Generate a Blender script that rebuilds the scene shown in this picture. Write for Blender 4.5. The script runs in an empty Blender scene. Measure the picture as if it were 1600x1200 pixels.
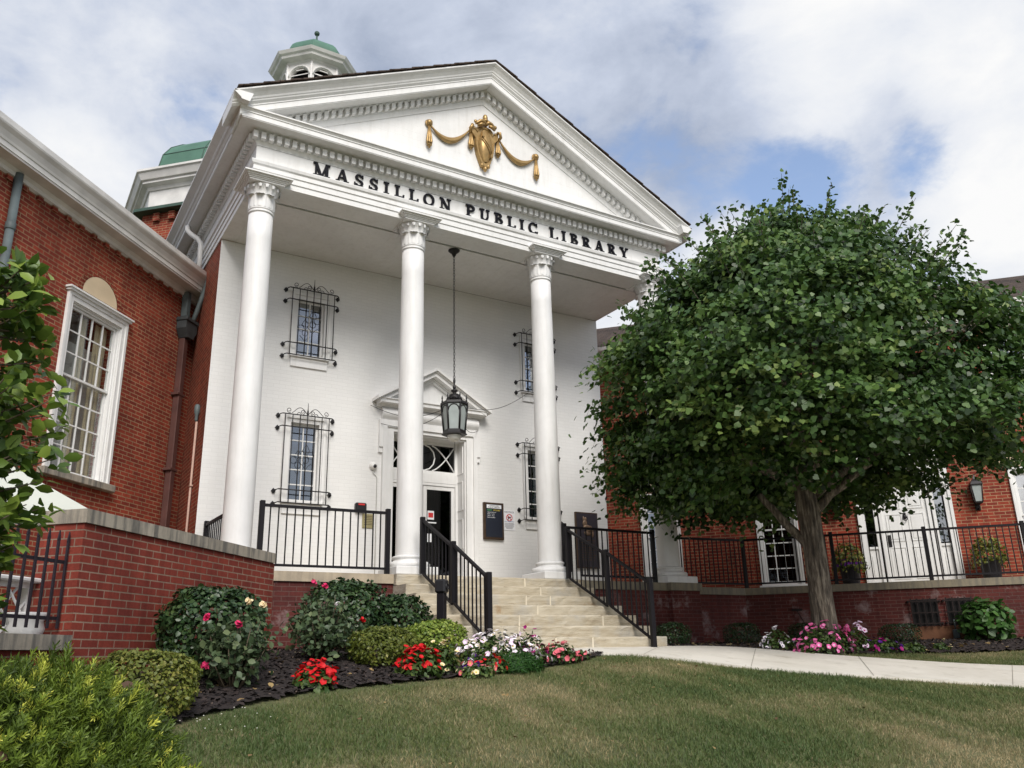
import bpy, math, random
import numpy as np
from mathutils import Vector, Matrix
random.seed(7); rng = np.random.default_rng(11)
R = math.radians
scene = bpy.context.scene
COL = scene.collection
pi = math.pi

# ------------------------------------------------------------------ camera, sky, sun, exposure
F_PX, YAW, PITCH, ROLL = 1331.11, 0.54952, 0.31158, -0.02380
CAM = (-7.0037, -12.4863, -1.3126)
def cam_matrix():
    cy, sy, cp, sp = math.cos(YAW), math.sin(YAW), math.cos(PITCH), math.sin(PITCH)
    f = Vector((sy*cp, cy*cp, sp)); r = Vector((cy, -sy, 0)); u = r.cross(f)
    cr, sr = math.cos(ROLL), math.sin(ROLL)
    r2 = r*cr + u*sr; u2 = u*cr - r*sr
    m = Matrix((r2, u2, -f)).transposed().to_4x4(); m.translation = CAM
    return m
cd = bpy.data.cameras.new("camera"); cam = bpy.data.objects.new("camera", cd); COL.objects.link(cam)
cd.sensor_width = 36; cd.lens = 36*F_PX/1600; cd.clip_start = 0.05; cd.clip_end = 500
cam.matrix_world = cam_matrix(); scene.camera = cam

SUN_EL, SUN_AZ = R(40), R(196)      # azimuth measured from +Y clockwise: behind the camera, to its left
world = bpy.data.worlds.new("World"); scene.world = world; world.use_nodes = True
def build_sky():
    nt = world.node_tree; N = nt.nodes; L = nt.links; N.clear()
    out = N.new('ShaderNodeOutputWorld'); bg = N.new('ShaderNodeBackground')
    sky = N.new('ShaderNodeTexSky'); sky.sky_type = 'NISHITA'; sky.sun_disc = False
    sky.sun_elevation = SUN_EL; sky.sun_rotation = SUN_AZ; sky.air_density = 1.0; sky.dust_density = 2.0; sky.ozone_density = 2.0
    tc = N.new('ShaderNodeTexCoord')
    def math_(op, a, b=None, c=None):
        n = N.new('ShaderNodeMath'); n.operation = op
        for i, x in enumerate((a, b, c)):
            if x is None: continue
            if isinstance(x, (int, float)): n.inputs[i].default_value = x
            else: L.new(x, n.inputs[i])
        return n.outputs[0]
    def noise(scale, detail, rough, w=0.0, dist=0.0):
        mp = N.new('ShaderNodeMapping'); mp.inputs['Scale'].default_value = (1, 1, 1.7); mp.inputs['Location'].default_value = (w, w*.7, -w*.4)
        L.new(tc.outputs['Generated'], mp.inputs[0])
        n = N.new('ShaderNodeTexNoise'); n.inputs['Scale'].default_value = scale; n.inputs['Detail'].default_value = detail
        n.inputs['Roughness'].default_value = rough; n.inputs['Distortion'].default_value = dist
        L.new(mp.outputs[0], n.inputs['Vector']); return n.outputs[0]
    def lobe(az, el, width):
        d = (math.sin(R(az))*math.cos(R(el)), math.cos(R(az))*math.cos(R(el)), math.sin(R(el)))
        v = N.new('ShaderNodeVectorMath'); v.operation = 'DOT_PRODUCT'; v.inputs[1].default_value = d
        nrm = N.new('ShaderNodeVectorMath'); nrm.operation = 'NORMALIZE'; L.new(tc.outputs['Generated'], nrm.inputs[0])
        L.new(nrm.outputs[0], v.inputs[0])
        mr = N.new('ShaderNodeMapRange'); mr.interpolation_type = 'SMOOTHSTEP'
        mr.inputs['From Min'].default_value = math.cos(R(width)); mr.inputs['From Max'].default_value = 1.0
        L.new(v.outputs['Value'], mr.inputs['Value']); return mr.outputs[0]
    n1 = noise(2.3, 10, .60, 3.1, .25); n2 = noise(1.7, 8, .55, 9.7, .3); n3 = noise(5.5, 10, .62, 1.3, .35); n4 = noise(13, 8, .6, 5.3, .2)
    billow = math_('ADD', math_('MULTIPLY', math_('SUBTRACT', n3, .5), .55), math_('MULTIPLY', math_('SUBTRACT', n4, .5), .22))
    # how thick the cloud is
    cover = math_('ADD', math_('ADD', n1, .10), billow)
    for az, el, wd, k in SKY_HOLES: cover = math_('SUBTRACT', cover, math_('MULTIPLY', lobe(az, el, wd), k))
    for az, el, wd, k in SKY_BRIGHT: cover = math_('ADD', cover, math_('MULTIPLY', lobe(az, el, wd), k))
    mr = N.new('ShaderNodeMapRange'); mr.interpolation_type = 'SMOOTHSTEP'
    mr.inputs['From Min'].default_value = .36; mr.inputs['From Max'].default_value = .60; L.new(cover, mr.inputs['Value'])
    # grey undersides and bright tops
    shade = n2
    for az, el, wd, k in SKY_BRIGHT: shade = math_('ADD', shade, math_('MULTIPLY', lobe(az, el, wd), k))
    for az, el, wd, k in SKY_GREY: shade = math_('SUBTRACT', shade, math_('MULTIPLY', lobe(az, el, wd), k))
    shade = math_('ADD', shade, math_('MULTIPLY', billow, .95))
    cr = N.new('ShaderNodeValToRGB'); L.new(shade, cr.inputs[0])
    e = cr.color_ramp.elements
    e[0].position = .26; e[0].color = (.38, .44, .57, 1); e[1].position = .80; e[1].color = (1.0, 1.0, 1.0, 1)
    m = e.new(.46); m.color = (.60, .66, .79, 1); m = e.new(.62); m.color = (.84, .87, .93, 1)
    cm = N.new('ShaderNodeMix'); cm.data_type = 'RGBA'; cm.blend_type = 'MULTIPLY'; cm.inputs[0].default_value = 1
    L.new(cr.outputs[0], cm.inputs[6]); cm.inputs[7].default_value = (CLOUD, CLOUD, CLOUD, 1)
    sk = N.new('ShaderNodeMix'); sk.data_type = 'RGBA'; sk.blend_type = 'MULTIPLY'; sk.inputs[0].default_value = 1
    L.new(sky.outputs[0], sk.inputs[6]); sk.inputs[7].default_value = (2.2, 1.95, 1.8, 1)
    mx = N.new('ShaderNodeMix'); mx.data_type = 'RGBA'
    L.new(mr.outputs[0], mx.inputs[0]); L.new(sk.outputs[2], mx.inputs[6]); L.new(cm.outputs[2], mx.inputs[7])
    L.new(mx.outputs[2], bg.inputs['Color']); bg.inputs['Strength'].default_value = 0.1
    L.new(bg.outputs[0], out.inputs[0])
CLOUD = 7.2
SKY_HOLES = [(53, 29, 4.5, .18), (61.5, 28.5, 3.5, .24), (3, 33, 9, .07), (8, 38, 9, .05)]
SKY_BRIGHT = [(65.5, 33, 5, .24), (65, 25, 6, .30), (10, 45, 12, .10), (57, 38, 8, .22), (48, 25.5, 4, .18), (1, 27, 7, .12), (61, 43, 7, .15)]
SKY_GREY = [(40, 36, 12, .16), (22, 44, 10, .06)]
build_sky()
sd = bpy.data.lights.new("sun", 'SUN'); sd.energy = 2.5; sd.angle = R(30); sd.color = (1.0, .96, .9)
sun = bpy.data.objects.new("sun", sd); COL.objects.link(sun)
sdir = Vector((math.sin(SUN_AZ)*math.cos(SUN_EL), math.cos(SUN_AZ)*math.cos(SUN_EL), math.sin(SUN_EL)))
sun.rotation_euler = sdir.to_track_quat('Z', 'Y').to_euler(); sun.location = sdir*60
scene.view_settings.view_transform = 'Standard'; scene.view_settings.look = 'None'
scene.view_settings.exposure = 0.43; scene.view_settings.gamma = 1.0
scene.view_settings.use_curve_mapping = False

# ------------------------------------------------------------------ materials
class NT:
    def __init__(s, name):
        s.m = bpy.data.materials.new(name); s.m.use_nodes = True; s.t = s.m.node_tree; s.N = s.t.nodes; s.L = s.t.links
        s.b = s.N['Principled BSDF']
    def n(s, typ, **kw):
        x = s.N.new(typ)
        for k, v in kw.items():
            if hasattr(x, k): setattr(x, k, v)
        return x
    def link(s, a, b): s.L.new(a, b)
    def coord(s, kind='Object'):
        return s.n('ShaderNodeTexCoord').outputs[kind]
    def noise(s, vec, scale, detail=4, rough=.55):
        x = s.n('ShaderNodeTexNoise'); x.inputs['Scale'].default_value = scale; x.inputs['Detail'].default_value = detail
        x.inputs['Roughness'].default_value = rough; s.link(vec, x.inputs['Vector']); return x.outputs[0]
    def ramp(s, fac, stops):
        x = s.n('ShaderNodeValToRGB'); s.link(fac, x.inputs[0]); e = x.color_ramp.elements
        e[0].position, e[0].color = stops[0][0], (*stops[0][1], 1); e[1].position, e[1].color = stops[-1][0], (*stops[-1][1], 1)
        for p, c in stops[1:-1]: k = e.new(p); k.color = (*c, 1)
        return x.outputs[0]
    def mix(s, a, b, fac, mode='MIX'):
        x = s.n('ShaderNodeMix'); x.data_type = 'RGBA'; x.blend_type = mode
        for i, v in ((0, fac), (6, a), (7, b)):
            if isinstance(v, (int, float)): x.inputs[i].default_value = v
            elif isinstance(v, tuple): x.inputs[i].default_value = (*v, 1)
            else: s.link(v, x.inputs[i])
        return x.outputs[2]
    def bump(s, h, strength=.3, dist=.01):
        x = s.n('ShaderNodeBump'); x.inputs['Strength'].default_value = strength; x.inputs['Distance'].default_value = dist
        s.link(h, x.inputs['Height']); s.link(x.outputs[0], s.b.inputs['Normal'])
    def col(s, c):
        if isinstance(c, tuple): s.b.inputs['Base Color'].default_value = (*c, 1)
        else: s.link(c, s.b.inputs['Base Color'])
    def rough(s, r): s.b.inputs['Roughness'].default_value = r
    def spec(s, r): s.b.inputs['Specular IOR Level'].default_value = r

def plain(name, c, rough=.6, var=.12, scale=6, bump=0, metal=0, spec=.4):
    t = NT(name); v = t.coord(); f = t.noise(v, scale, 5)
    lo = tuple(x*(1-var) for x in c); hi = tuple(min(1, x*(1+var)) for x in c)
    t.col(t.ramp(f, [(.3, lo), (.7, hi)])); t.rough(rough); t.b.inputs['Metallic'].default_value = metal; t.spec(spec)
    if bump: t.bump(t.noise(v, scale*6, 4), bump, .01)
    return t.m
def brick(name, c1, c2, mortar, bw=.2135, rh=.0677, ms=.008, bump=.5, dirt=None, squash=1.0, painted=False, rough=.85, stain=0):
    t = NT(name); uv = t.coord('UV'); b = t.n('ShaderNodeTexBrick')
    t.link(uv, b.inputs['Vector']); b.inputs['Scale'].default_value = 1
    b.inputs['Brick Width'].default_value = bw; b.inputs['Row Height'].default_value = rh
    b.inputs['Mortar Size'].default_value = ms; b.inputs['Mortar Smooth'].default_value = .25 if painted else .12; b.inputs['Bias'].default_value = 0
    b.offset = .5; b.squash = squash; b.squash_frequency = 2
    b.inputs['Color1'].default_value = (*c1, 1); b.inputs['Color2'].default_value = (*c2, 1)
    ob = t.coord()
    mnoise = t.noise(uv, .9, 5, .6)
    mort = t.ramp(mnoise, [(.3, tuple(x*.55 for x in mortar)), (.62, mortar)]) if not painted else None
    if mort is not None: t.link(mort, b.inputs['Mortar'])
    else: b.inputs['Mortar'].default_value = (*mortar, 1)
    big = t.ramp(t.noise(uv, .55, 6, .65), [(.25, (.60, .60, .63)), (.7, (1.15, 1.10, 1.06))])
    fine = t.ramp(t.noise(uv, 38, 3), [(.2, (.82, .82, .82)), (.8, (1.12, 1.12, 1.12))])
    if painted:
        big = t.ramp(t.noise(uv, .7, 6, .65), [(.25, (.93, .93, .92)), (.7, (1.0, 1.0, 1.0))])
        fine = t.ramp(t.noise(uv, 30, 3), [(.2, (.97, .97, .97)), (.8, (1, 1, 1))])
    c = t.mix(t.mix(b.outputs['Color'], big, 1.0, 'MULTIPLY'), fine, 1.0, 'MULTIPLY')
    mps = t.n('ShaderNodeMapping'); mps.inputs['Scale'].default_value = (3.2, .32, 1); t.link(uv, mps.inputs[0])
    if not painted: c = t.mix(c, t.ramp(t.noise(mps.outputs[0], 1.6, 6, .65), [(.34, (.66, .64, .64)), (.55, (1, 1, 1))]), .75, 'MULTIPLY')
    if stain:   # pale efflorescence blotches
        mp = t.ramp(t.noise(uv, 1.7, 7, .7), [(.55, (0, 0, 0)), (.68, (1, 1, 1))])
        c = t.mix(c, (.40, .33, .32), t.mix((0, 0, 0), (stain, stain, stain), mp))
    t.col(c); t.rough(rough); t.spec(.25)
    inv = t.n('ShaderNodeMath', operation='SUBTRACT'); inv.inputs[0].default_value = 1; t.link(b.outputs['Fac'], inv.inputs[1])
    ad = t.n('ShaderNodeMath', operation='ADD'); t.link(inv.outputs[0], ad.inputs[0])
    ml = t.n('ShaderNodeMath', operation='MULTIPLY'); t.link(t.noise(uv, 45, 4), ml.inputs[0]); ml.inputs[1].default_value = .35; t.link(ml.outputs[0], ad.inputs[1])
    t.bump(ad.outputs[0], bump, .006)
    return t.m
def leafmat(name, stops, rough=.5, trans=.25, spec=.4):
    t = NT(name); a = t.n('ShaderNodeAttribute', attribute_name='tint'); c = t.ramp(a.outputs['Fac'], stops)
    t.col(c); t.rough(rough); t.spec(spec)
    tr = t.n('ShaderNodeBsdfTranslucent'); t.link(c, tr.inputs['Color'])
    mx = t.n('ShaderNodeMixShader'); mx.inputs[0].default_value = trans
    t.link(t.b.outputs[0], mx.inputs[1]); t.link(tr.outputs[0], mx.inputs[2]); t.link(mx.outputs[0], t.N['Material Output'].inputs[0])
    return t.m
def glassmat(name, tint=(.75, .8, .82), refl=.12, k=.6):
    t = NT(name); tr = t.n('ShaderNodeBsdfTransparent'); tr.inputs[0].default_value = (*tint, 1)
    gl = t.n('ShaderNodeBsdfGlossy'); gl.inputs['Roughness'].default_value = .02; gl.inputs['Color'].default_value = (.9, .93, .95, 1)
    fr = t.n('ShaderNodeFresnel'); fr.inputs[0].default_value = 1.5
    ad = t.n('ShaderNodeMath', operation='MULTIPLY_ADD'); t.link(fr.outputs[0], ad.inputs[0]); ad.inputs[1].default_value = k; ad.inputs[2].default_value = refl
    mx = t.n('ShaderNodeMixShader'); t.link(ad.outputs[0], mx.inputs[0]); t.link(tr.outputs[0], mx.inputs[1]); t.link(gl.outputs[0], mx.inputs[2])
    t.link(mx.outputs[0], t.N['Material Output'].inputs[0]); return t.m

M = {}
def whitepaint():
    t = NT('white paint'); v = t.coord(); mp = t.n('ShaderNodeMapping'); mp.inputs['Scale'].default_value = (6, 6, .7); t.link(v, mp.inputs[0])
    c = t.ramp(t.noise(v, 1.3, 6, .65), [(.3, (.68, .68, .67)), (.65, (.77, .77, .76))])
    g = t.ramp(t.noise(mp.outputs[0], 2.0, 6, .65), [(.34, (.80, .79, .76)), (.52, (1, 1, 1))])
    t.col(t.mix(c, g, .35, 'MULTIPLY')); t.rough(.5); t.bump(t.noise(v, 26, 4), .06, .01); return t.m
M['white'] = whitepaint()
M['white_old'] = plain('weathered white paint', (.64, .63, .61), .6, .16, 2.5, .08)
M['white_brick'] = brick('white painted brick', (.76, .76, .75), (.735, .735, .725), (.70, .70, .69), ms=.005, bump=.28, painted=True, rough=.6)
M['wing_brick'] = brick('red brick with pale joints', (.32, .056, .030), (.185, .032, .021), (.40, .255, .15), ms=.0075, bump=.5)
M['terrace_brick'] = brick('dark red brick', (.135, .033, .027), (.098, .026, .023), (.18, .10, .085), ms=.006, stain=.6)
M['ramp_brick'] = brick('red brick with light joints', (.26, .050, .032), (.19, .036, .026), (.36, .25, .185), ms=.006)
M['drum_brick'] = M['wing_brick']
def stone(name, c, streak=.5):
    t = NT(name); v = t.coord(); f = t.noise(v, 3, 7, .65)
    mp = t.n('ShaderNodeMapping'); mp.inputs['Scale'].default_value = (5, 5, .5); t.link(v, mp.inputs[0])
    st = t.noise(mp.outputs[0], 2.2, 5, .6)
    c0 = t.ramp(f, [(.25, tuple(x*.72 for x in c)), (.7, tuple(x*1.12 for x in c))])
    c1 = t.mix(c0, (.10, .095, .085), t.mix((0, 0, 0), t.ramp(st, [(.44, (0, 0, 0)), (.62, (1, 1, 1))]), streak))
    t.col(c1); t.rough(.85); t.bump(t.noise(v, 30, 6, .65), .35, .01); return t.m
M['stone'] = stone('sandstone coping', (.43, .36, .26), .25)
M['stone_dark'] = stone('weathered sandstone coping', (.25, .215, .15), .55)
M['stone_grey'] = stone('stained limestone coping', (.34, .30, .24), .85)
def stepstone():
    t = NT('sandstone step'); v = t.coord(); mp = t.n('ShaderNodeMapping'); mp.inputs['Scale'].default_value = (.7, 1, 5); t.link(v, mp.inputs[0])
    f = t.noise(mp.outputs[0], 2.4, 8, .68)
    c = t.ramp(f, [(.28, (.27, .22, .15)), (.42, (.40, .345, .25)), (.58, (.49, .44, .34)), (.75, (.56, .51, .41))])
    sp = t.ramp(t.noise(v, 1.6, 6, .65), [(.60, (0, 0, 0)), (.68, (.8, .8, .8))])
    ck = t.ramp(t.noise(mp.outputs[0], 5.5, 9, .75), [(.33, (.45, .40, .34)), (.42, (1, 1, 1))]); c = t.mix(c, ck, .8, 'MULTIPLY')
    c = t.mix(c, (.30, .19, .09), sp); gr = t.ramp(t.noise(v, 2.0, 5, .6), [(.48, (0, 0, 0)), (.70, (.8, .8, .8))])
    c = t.mix(c, (.37, .36, .33), gr); t.col(c); t.rough(.8); t.bump(t.noise(mp.outputs[0], 9, 8, .7), .5, .02); return t.m
M['step'] = stepstone()
M['joint'] = plain('pale mortar joint', (.62, .56, .44), .9, .1)
M['pathjoint'] = plain('dirty concrete joint', (.25, .23, .19), .95, .2)
def concrete():
    t = NT('pale concrete'); v = t.coord(); c = t.ramp(t.noise(v, .9, 7, .65), [(.3, (.54, .51, .44)), (.6, (.67, .64, .57))])
    c = t.mix(c, t.ramp(t.noise(v, 3.5, 7, .7), [(.30, (.72, .70, .66)), (.46, (1, 1, 1))]), .8, 'MULTIPLY'); t.col(c); t.rough(.9); t.bump(t.noise(v, 60, 5), .3, .005); return t.m
M['concrete'] = concrete()
M['iron'] = plain('black iron', (.010, .009, .010), .45, .2, 8, .05, 0, .4)
M['rail'] = plain('black powder-coated rail', (.009, .008, .010), .5, .15, 5, 0, 0, .2)
M['purple_iron'] = plain('dark purple iron', (.018, .015, .021), .45, .2)
M['bronze'] = plain('bronze frame', (.085, .055, .035), .4, .2, 10, 0, .5)
M['plaque'] = plain('dark plaque face', (.035, .030, .038), .4, .2, 10)
M['relief'] = plain('bronze relief', (.22, .15, .10), .4, .3, 20, .2, .4)
M['board'] = plain('black letter board', (.012, .016, .028), .5, .1)
M['gold'] = plain('gold paint', (.36, .235, .095), .38, .2, 14, .1, .5)
M['letter'] = plain('black sign letter', (.006, .006, .010), .55, .1, 6, 0, 0, .15)
M['copper'] = plain('green copper', (.072, .160, .115), .6, .22, 1.5, .05)
M['copper_dark'] = plain('dark green flashing', (.045, .085, .065), .6, .2, 4)
M['pipe'] = plain('grey-green lead pipe', (.10, .125, .13), .55, .25, 5)
M['hopper'] = plain('dark lead hopper', (.045, .052, .055), .55, .25, 6)
M['pipe_brown'] = plain('brown painted pipe', (.085, .036, .030), .6, .2, 4)
M['pale_pipe'] = plain('pale conduit', (.46, .31, .25), .6, .1)
M['cream'] = plain('cream plaster', (.62, .50, .34), .8, .08, 3)
M['glass'] = glassmat('window glass', (.6, .64, .66), .0, .4)
M['glass_clear'] = glassmat('clear window glass', (.92, .93, .93), .0, .18)
M['glass_mirror'] = glassmat('reflective glass', (.45, .50, .54), .22)
M['glass_dark'] = glassmat('dark door glass', (.22, .22, .23), .02)
M['frost'] = plain('frosted lamp glass', (.32, .36, .35), .3, .12, 6)
M['globe'] = plain('opal glass globe', (.70, .70, .67), .25, .04)
M['blind'] = plain('window blind', (.46, .45, .42), .8, .1)
M['curtain'] = plain('beige curtain', (.62, .55, .38), .9, .12, 4)
M['sheer'] = plain('white sheer curtain', (.55, .56, .58), .9, .15, 3)
M['room'] = plain('painted interior darkness', (.010, .009, .009), .9, .2)  # near-black colour stands in for the shade of unlit interiors
M['shingle'] = brick('brown shingle', (.075, .055, .045), (.11, .085, .07), (.03, .024, .02), bw=.28, rh=.13, ms=.008, bump=.8)
M['signwhite'] = plain('white sign', (.75, .76, .78), .5, .03)
M['blue'] = plain('blue sign print', (.05, .12, .35), .6, .05)
M['red'] = plain('red sign print', (.55, .03, .03), .6, .05)
M['yellow'] = plain('yellow sign print', (.60, .48, .06), .6, .05)
M['greenprint'] = plain('green sign print', (.10, .42, .14), .6, .05)
M['ink'] = plain('dark sign print', (.03, .035, .05), .6, .05)
M['brass'] = plain('dull brass plate', (.36, .32, .17), .45, .12, 8, 0, .3)
M['plastic'] = plain('black plastic', (.015, .015, .017), .4, .1)
M['camwhite'] = plain('white plastic', (.72, .72, .70), .4, .04)
M['pot'] = plain('dark blue-grey pot', (.020, .020, .027), .45, .2)
M['awning'] = plain('white awning cloth', (.58, .60, .53), .75, .05, 1.5)
M['rust'] = plain('rusty iron', (.018, .010, .009), .8, .35, 9)
M['rustwall'] = plain('rust-stained stone', (.19, .085, .045), .9, .35, 3, .2)
M['trimgrey'] = plain('grey painted board', (.55, .55, .52), .6, .1)
def bark():
    t = NT('furrowed bark'); v = t.coord(); mp = t.n('ShaderNodeMapping'); mp.inputs['Scale'].default_value = (9, 9, 1.3); t.link(v, mp.inputs[0])
    f = t.noise(mp.outputs[0], 2.2, 7, .65)
    t.col(t.ramp(f, [(.36, (.030, .024, .019)), (.50, (.105, .085, .065)), (.62, (.25, .215, .17))])); t.rough(.9); t.bump(f, 1.0, .03); return t.m
M['bark'] = bark()
M['twig'] = plain('twig', (.09, .07, .045), .8, .2)
def soil():
    t = NT('dark mulch'); v = t.coord(); f = t.noise(v, 22, 8, .75)
    t.col(t.ramp(f, [(.3, (.010, .007, .007)), (.55, (.030, .021, .019)), (.75, (.075, .052, .045))])); t.rough(.95); t.bump(f, 1.0, .03); return t.m
M['mulch'] = soil()
def turf():
    t = NT('lawn soil and thatch'); v = t.coord(); f = t.noise(v, .9, 7, .65); g = t.noise(v, 30, 5, .7)
    c = t.ramp(f, [(.30, (.26, .20, .11)), (.48, (.15, .15, .065)), (.72, (.08, .105, .04))])
    t.col(t.mix(c, t.ramp(g, [(.2, (.45, .45, .45)), (.8, (1.35, 1.35, 1.3))]), 1, 'MULTIPLY')); t.rough(.95); t.bump(g, .9, .03); return t.m
M['turf'] = turf()
M['blade'] = leafmat('grass blade', [(0, (.070, .112, .032)), (.40, (.128, .158, .050)), (.65, (.24, .215, .105)), (1, (.46, .36, .20))], .6, .2)
M['ginkgo'] = leafmat('ginkgo leaf', [(0, (.014, .036, .009)), (.42, (.043, .095, .020)), (.78, (.105, .185, .042)), (1, (.20, .27, .07))], .42, .22)
M['magnolia'] = leafmat('broad leaf', [(0, (.034, .072, .016)), (.5, (.10, .175, .028)), (1, (.26, .35, .06))], .4, .25)
M['yew'] = leafmat('yew needle', [(0, (.022, .042, .010)), (.42, (.115, .175, .022)), (.72, (.24, .32, .04)), (1, (.72, .72, .12))], .5, .25)
M['box_y'] = leafmat('yellow-green box leaf', [(0, (.050, .070, .010)), (.5, (.125, .155, .022)), (1, (.36, .33, .08))], .5, .2)
M['box_g'] = leafmat('bright green box leaf', [(0, (.045, .085, .012)), (.5, (.13, .20, .025)), (1, (.34, .40, .07))], .45, .2)
M['dark_leaf'] = leafmat('dark glossy leaf', [(0, (.011, .028, .010)), (.5, (.026, .058, .020)), (1, (.085, .135, .040))], .35, .12)
M['rose_leaf'] = leafmat('rose leaf', [(0, (.032, .058, .028)), (.5, (.075, .118, .055)), (1, (.16, .20, .09))], .45, .2)
M['flower_leaf'] = leafmat('bedding leaf', [(0, (.020, .048, .010)), (.5, (.050, .095, .020)), (1, (.13, .17, .04))], .5, .2)
M['fern_leaf'] = leafmat('feathery leaf', [(0, (.012, .045, .008)), (.6, (.03, .10, .014)), (1, (.06, .15, .02))], .5, .2)
M['hosta_leaf'] = leafmat('hydrangea leaf', [(0, (.025, .070, .014)), (.5, (.050, .125, .025)), (1, (.09, .19, .04))], .45, .25)
M['fallen'] = leafmat('fallen leaf', [(0, (.10, .06, .03)), (.5, (.32, .22, .09)), (1, (.50, .42, .22))], .8, .1)
M['brownleaf'] = leafmat('dry leaf', [(0, (.05, .028, .016)), (1, (.14, .07, .04))], .7, .1)
def petal(name, c): return plain(name, c, .55, .12, 30, 0, 0, .25)
M['p_red'] = petal('red petal', (.52, .008, .012)); M['p_cream'] = petal('cream petal', (.76, .62, .38)); M['p_white'] = petal('white petal', (.80, .76, .78))
M['p_lilac'] = petal('pale lilac petal', (.72, .56, .70)); M['p_magenta'] = petal('magenta petal', (.33, .010, .16)); M['p_purple'] = petal('purple petal', (.09, .015, .22))
M['p_salmon'] = petal('salmon petal', (.72, .16, .20)); M['p_pink'] = petal('pink petal', (.80, .17, .42)); M['p_eye'] = petal('flower eye', (.55, .40, .06)); M['p_rose'] = petal('rose petal', (.60, .03, .13))

# ------------------------------------------------------------------ mesh helpers
class MB:
    """collects faces (with a material slot index) and links them as ONE mesh object"""
    def __init__(s): s.v = []; s.f = []; s.mi = []; s.smooth = []
    def add(s, verts, faces, mi=0, smooth=False):
        o = len(s.v); s.v += [tuple(map(float, v)) for v in verts]
        for f in faces: s.f.append(tuple(o+i for i in f)); s.mi.append(mi); s.smooth.append(smooth)
        return s
    def box(s, x0, x1, y0, y1, z0, z1, mi=0):
        v = [(x0,y0,z0),(x1,y0,z0),(x1,y1,z0),(x0,y1,z0),(x0,y0,z1),(x1,y0,z1),(x1,y1,z1),(x0,y1,z1)]
        return s.add(v, [(0,3,2,1),(4,5,6,7),(0,1,5,4),(1,2,6,5),(2,3,7,6),(3,0,4,7)], mi)
    def bbox(s, x0, x1, y0, y1, z0, z1, b=.008, mi=0):
        """box with chamfered edges"""
        b = min(b, (x1-x0)*.3, (y1-y0)*.3, (z1-z0)*.3); X = (x0, x1); Yy = (y0, y1); Z = (z0, z1); v = []; idx = {}
        for i in (0, 1):
            for j in (0, 1):
                for k in (0, 1):
                    sx, sy, sz = (1, -1)[i], (1, -1)[j], (1, -1)[k]
                    for a in range(3):
                        p = [X[i]+sx*b, Yy[j]+sy*b, Z[k]+sz*b]; p[a] = (X[i], Yy[j], Z[k])[a]
                        idx[i, j, k, a] = len(v); v.append(p)
        f = []
        for a in range(3):
            for sd_ in (0, 1):
                q = []
                for (p_, r_) in ((0, 0), (1, 0), (1, 1), (0, 1)):
                    t = [0, 0, 0]; t[a] = sd_; t[(a+1) % 3] = p_; t[(a+2) % 3] = r_; q.append(idx[(*t, a)])
                f.append(tuple(q if sd_ else q[::-1]))
        for a in range(3):
            b1, c1 = (a+1) % 3, (a+2) % 3
            for p_ in (0, 1):
                for r_ in (0, 1):
                    t0 = [0, 0, 0]; t0[b1] = p_; t0[c1] = r_; t1 = t0[:]; t1[a] = 1
                    q = (idx[(*t0, b1)], idx[(*t1, b1)], idx[(*t1, c1)], idx[(*t0, c1)])
                    f.append(q if (p_ == r_) else q[::-1])
        for i in (0, 1):
            for j in (0, 1):
                for k in (0, 1):
                    q = (idx[i, j, k, 0], idx[i, j, k, 1], idx[i, j, k, 2]); f.append(q if (i+j+k) % 2 else q[::-1])
        return s.add(v, f, mi)
    def prism(s, pts, axis, a0, a1, mi=0, smooth=False):
        """extrude a 2-D polygon along axis ('x','y','z'); pts are the other two coordinates in order"""
        n = len(pts)
        def P(p, a):
            return {'x': (a, p[0], p[1]), 'y': (p[0], a, p[1]), 'z': (p[0], p[1], a)}[axis]
        area = sum(pts[i][0]*pts[(i+1) % n][1]-pts[(i+1) % n][0]*pts[i][1] for i in range(n))
        v = [P(p, a0) for p in pts] + [P(p, a1) for p in pts]
        caps = [tuple(range(n)), tuple(range(2*n-1, n-1, -1))]; sides = [(i+n, (i+1) % n+n, (i+1) % n, i) for i in range(n)]
        flip = (area > 0) != (axis == 'y')
        fs = caps+sides
        if flip: fs = [f[::-1] for f in fs]
        s.add(v, fs[:2], mi); o = len(s.v)-2*n
        for f in fs[2:]: s.f.append(tuple(o+i for i in f)); s.mi.append(mi); s.smooth.append(smooth)
        return s
    def tube(s, pts, r, n=8, mi=0, closed=False, cap=True):
        pts = [Vector(p) for p in pts]; m = len(pts); rr = r if hasattr(r, '__len__') else [r]*m
        rings = []; up = None
        for i, p in enumerate(pts):
            d = ((pts[(i+1) % m] if (closed or i+1 < m) else p) - (pts[i-1] if (closed or i > 0) else p))
            d = d.normalized() if d.length > 1e-9 else Vector((0, 0, 1))
            if up is None: up = Vector((0, 0, 1)) if abs(d.z) < .9 else Vector((1, 0, 0))
            x = d.cross(up).normalized(); up = x.cross(d).normalized()
            rings.append([p + (x*math.cos(2*pi*k/n) + up*math.sin(2*pi*k/n))*rr[i] for k in range(n)])
        v = [q for rg in rings for q in rg]; f = []
        for i in range(m if closed else m-1):
            j = (i+1) % m
            for k in range(n): f.append((i*n+k, i*n+(k+1) % n, j*n+(k+1) % n, j*n+k))
        s.add(v, f, mi, True)
        if cap and not closed:
            o = len(s.v)-len(v)
            for f_ in (tuple(o+k for k in range(n))[::-1], tuple(o+(m-1)*n+k for k in range(n))): s.f.append(f_); s.mi.append(mi); s.smooth.append(False)
        return s
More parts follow.
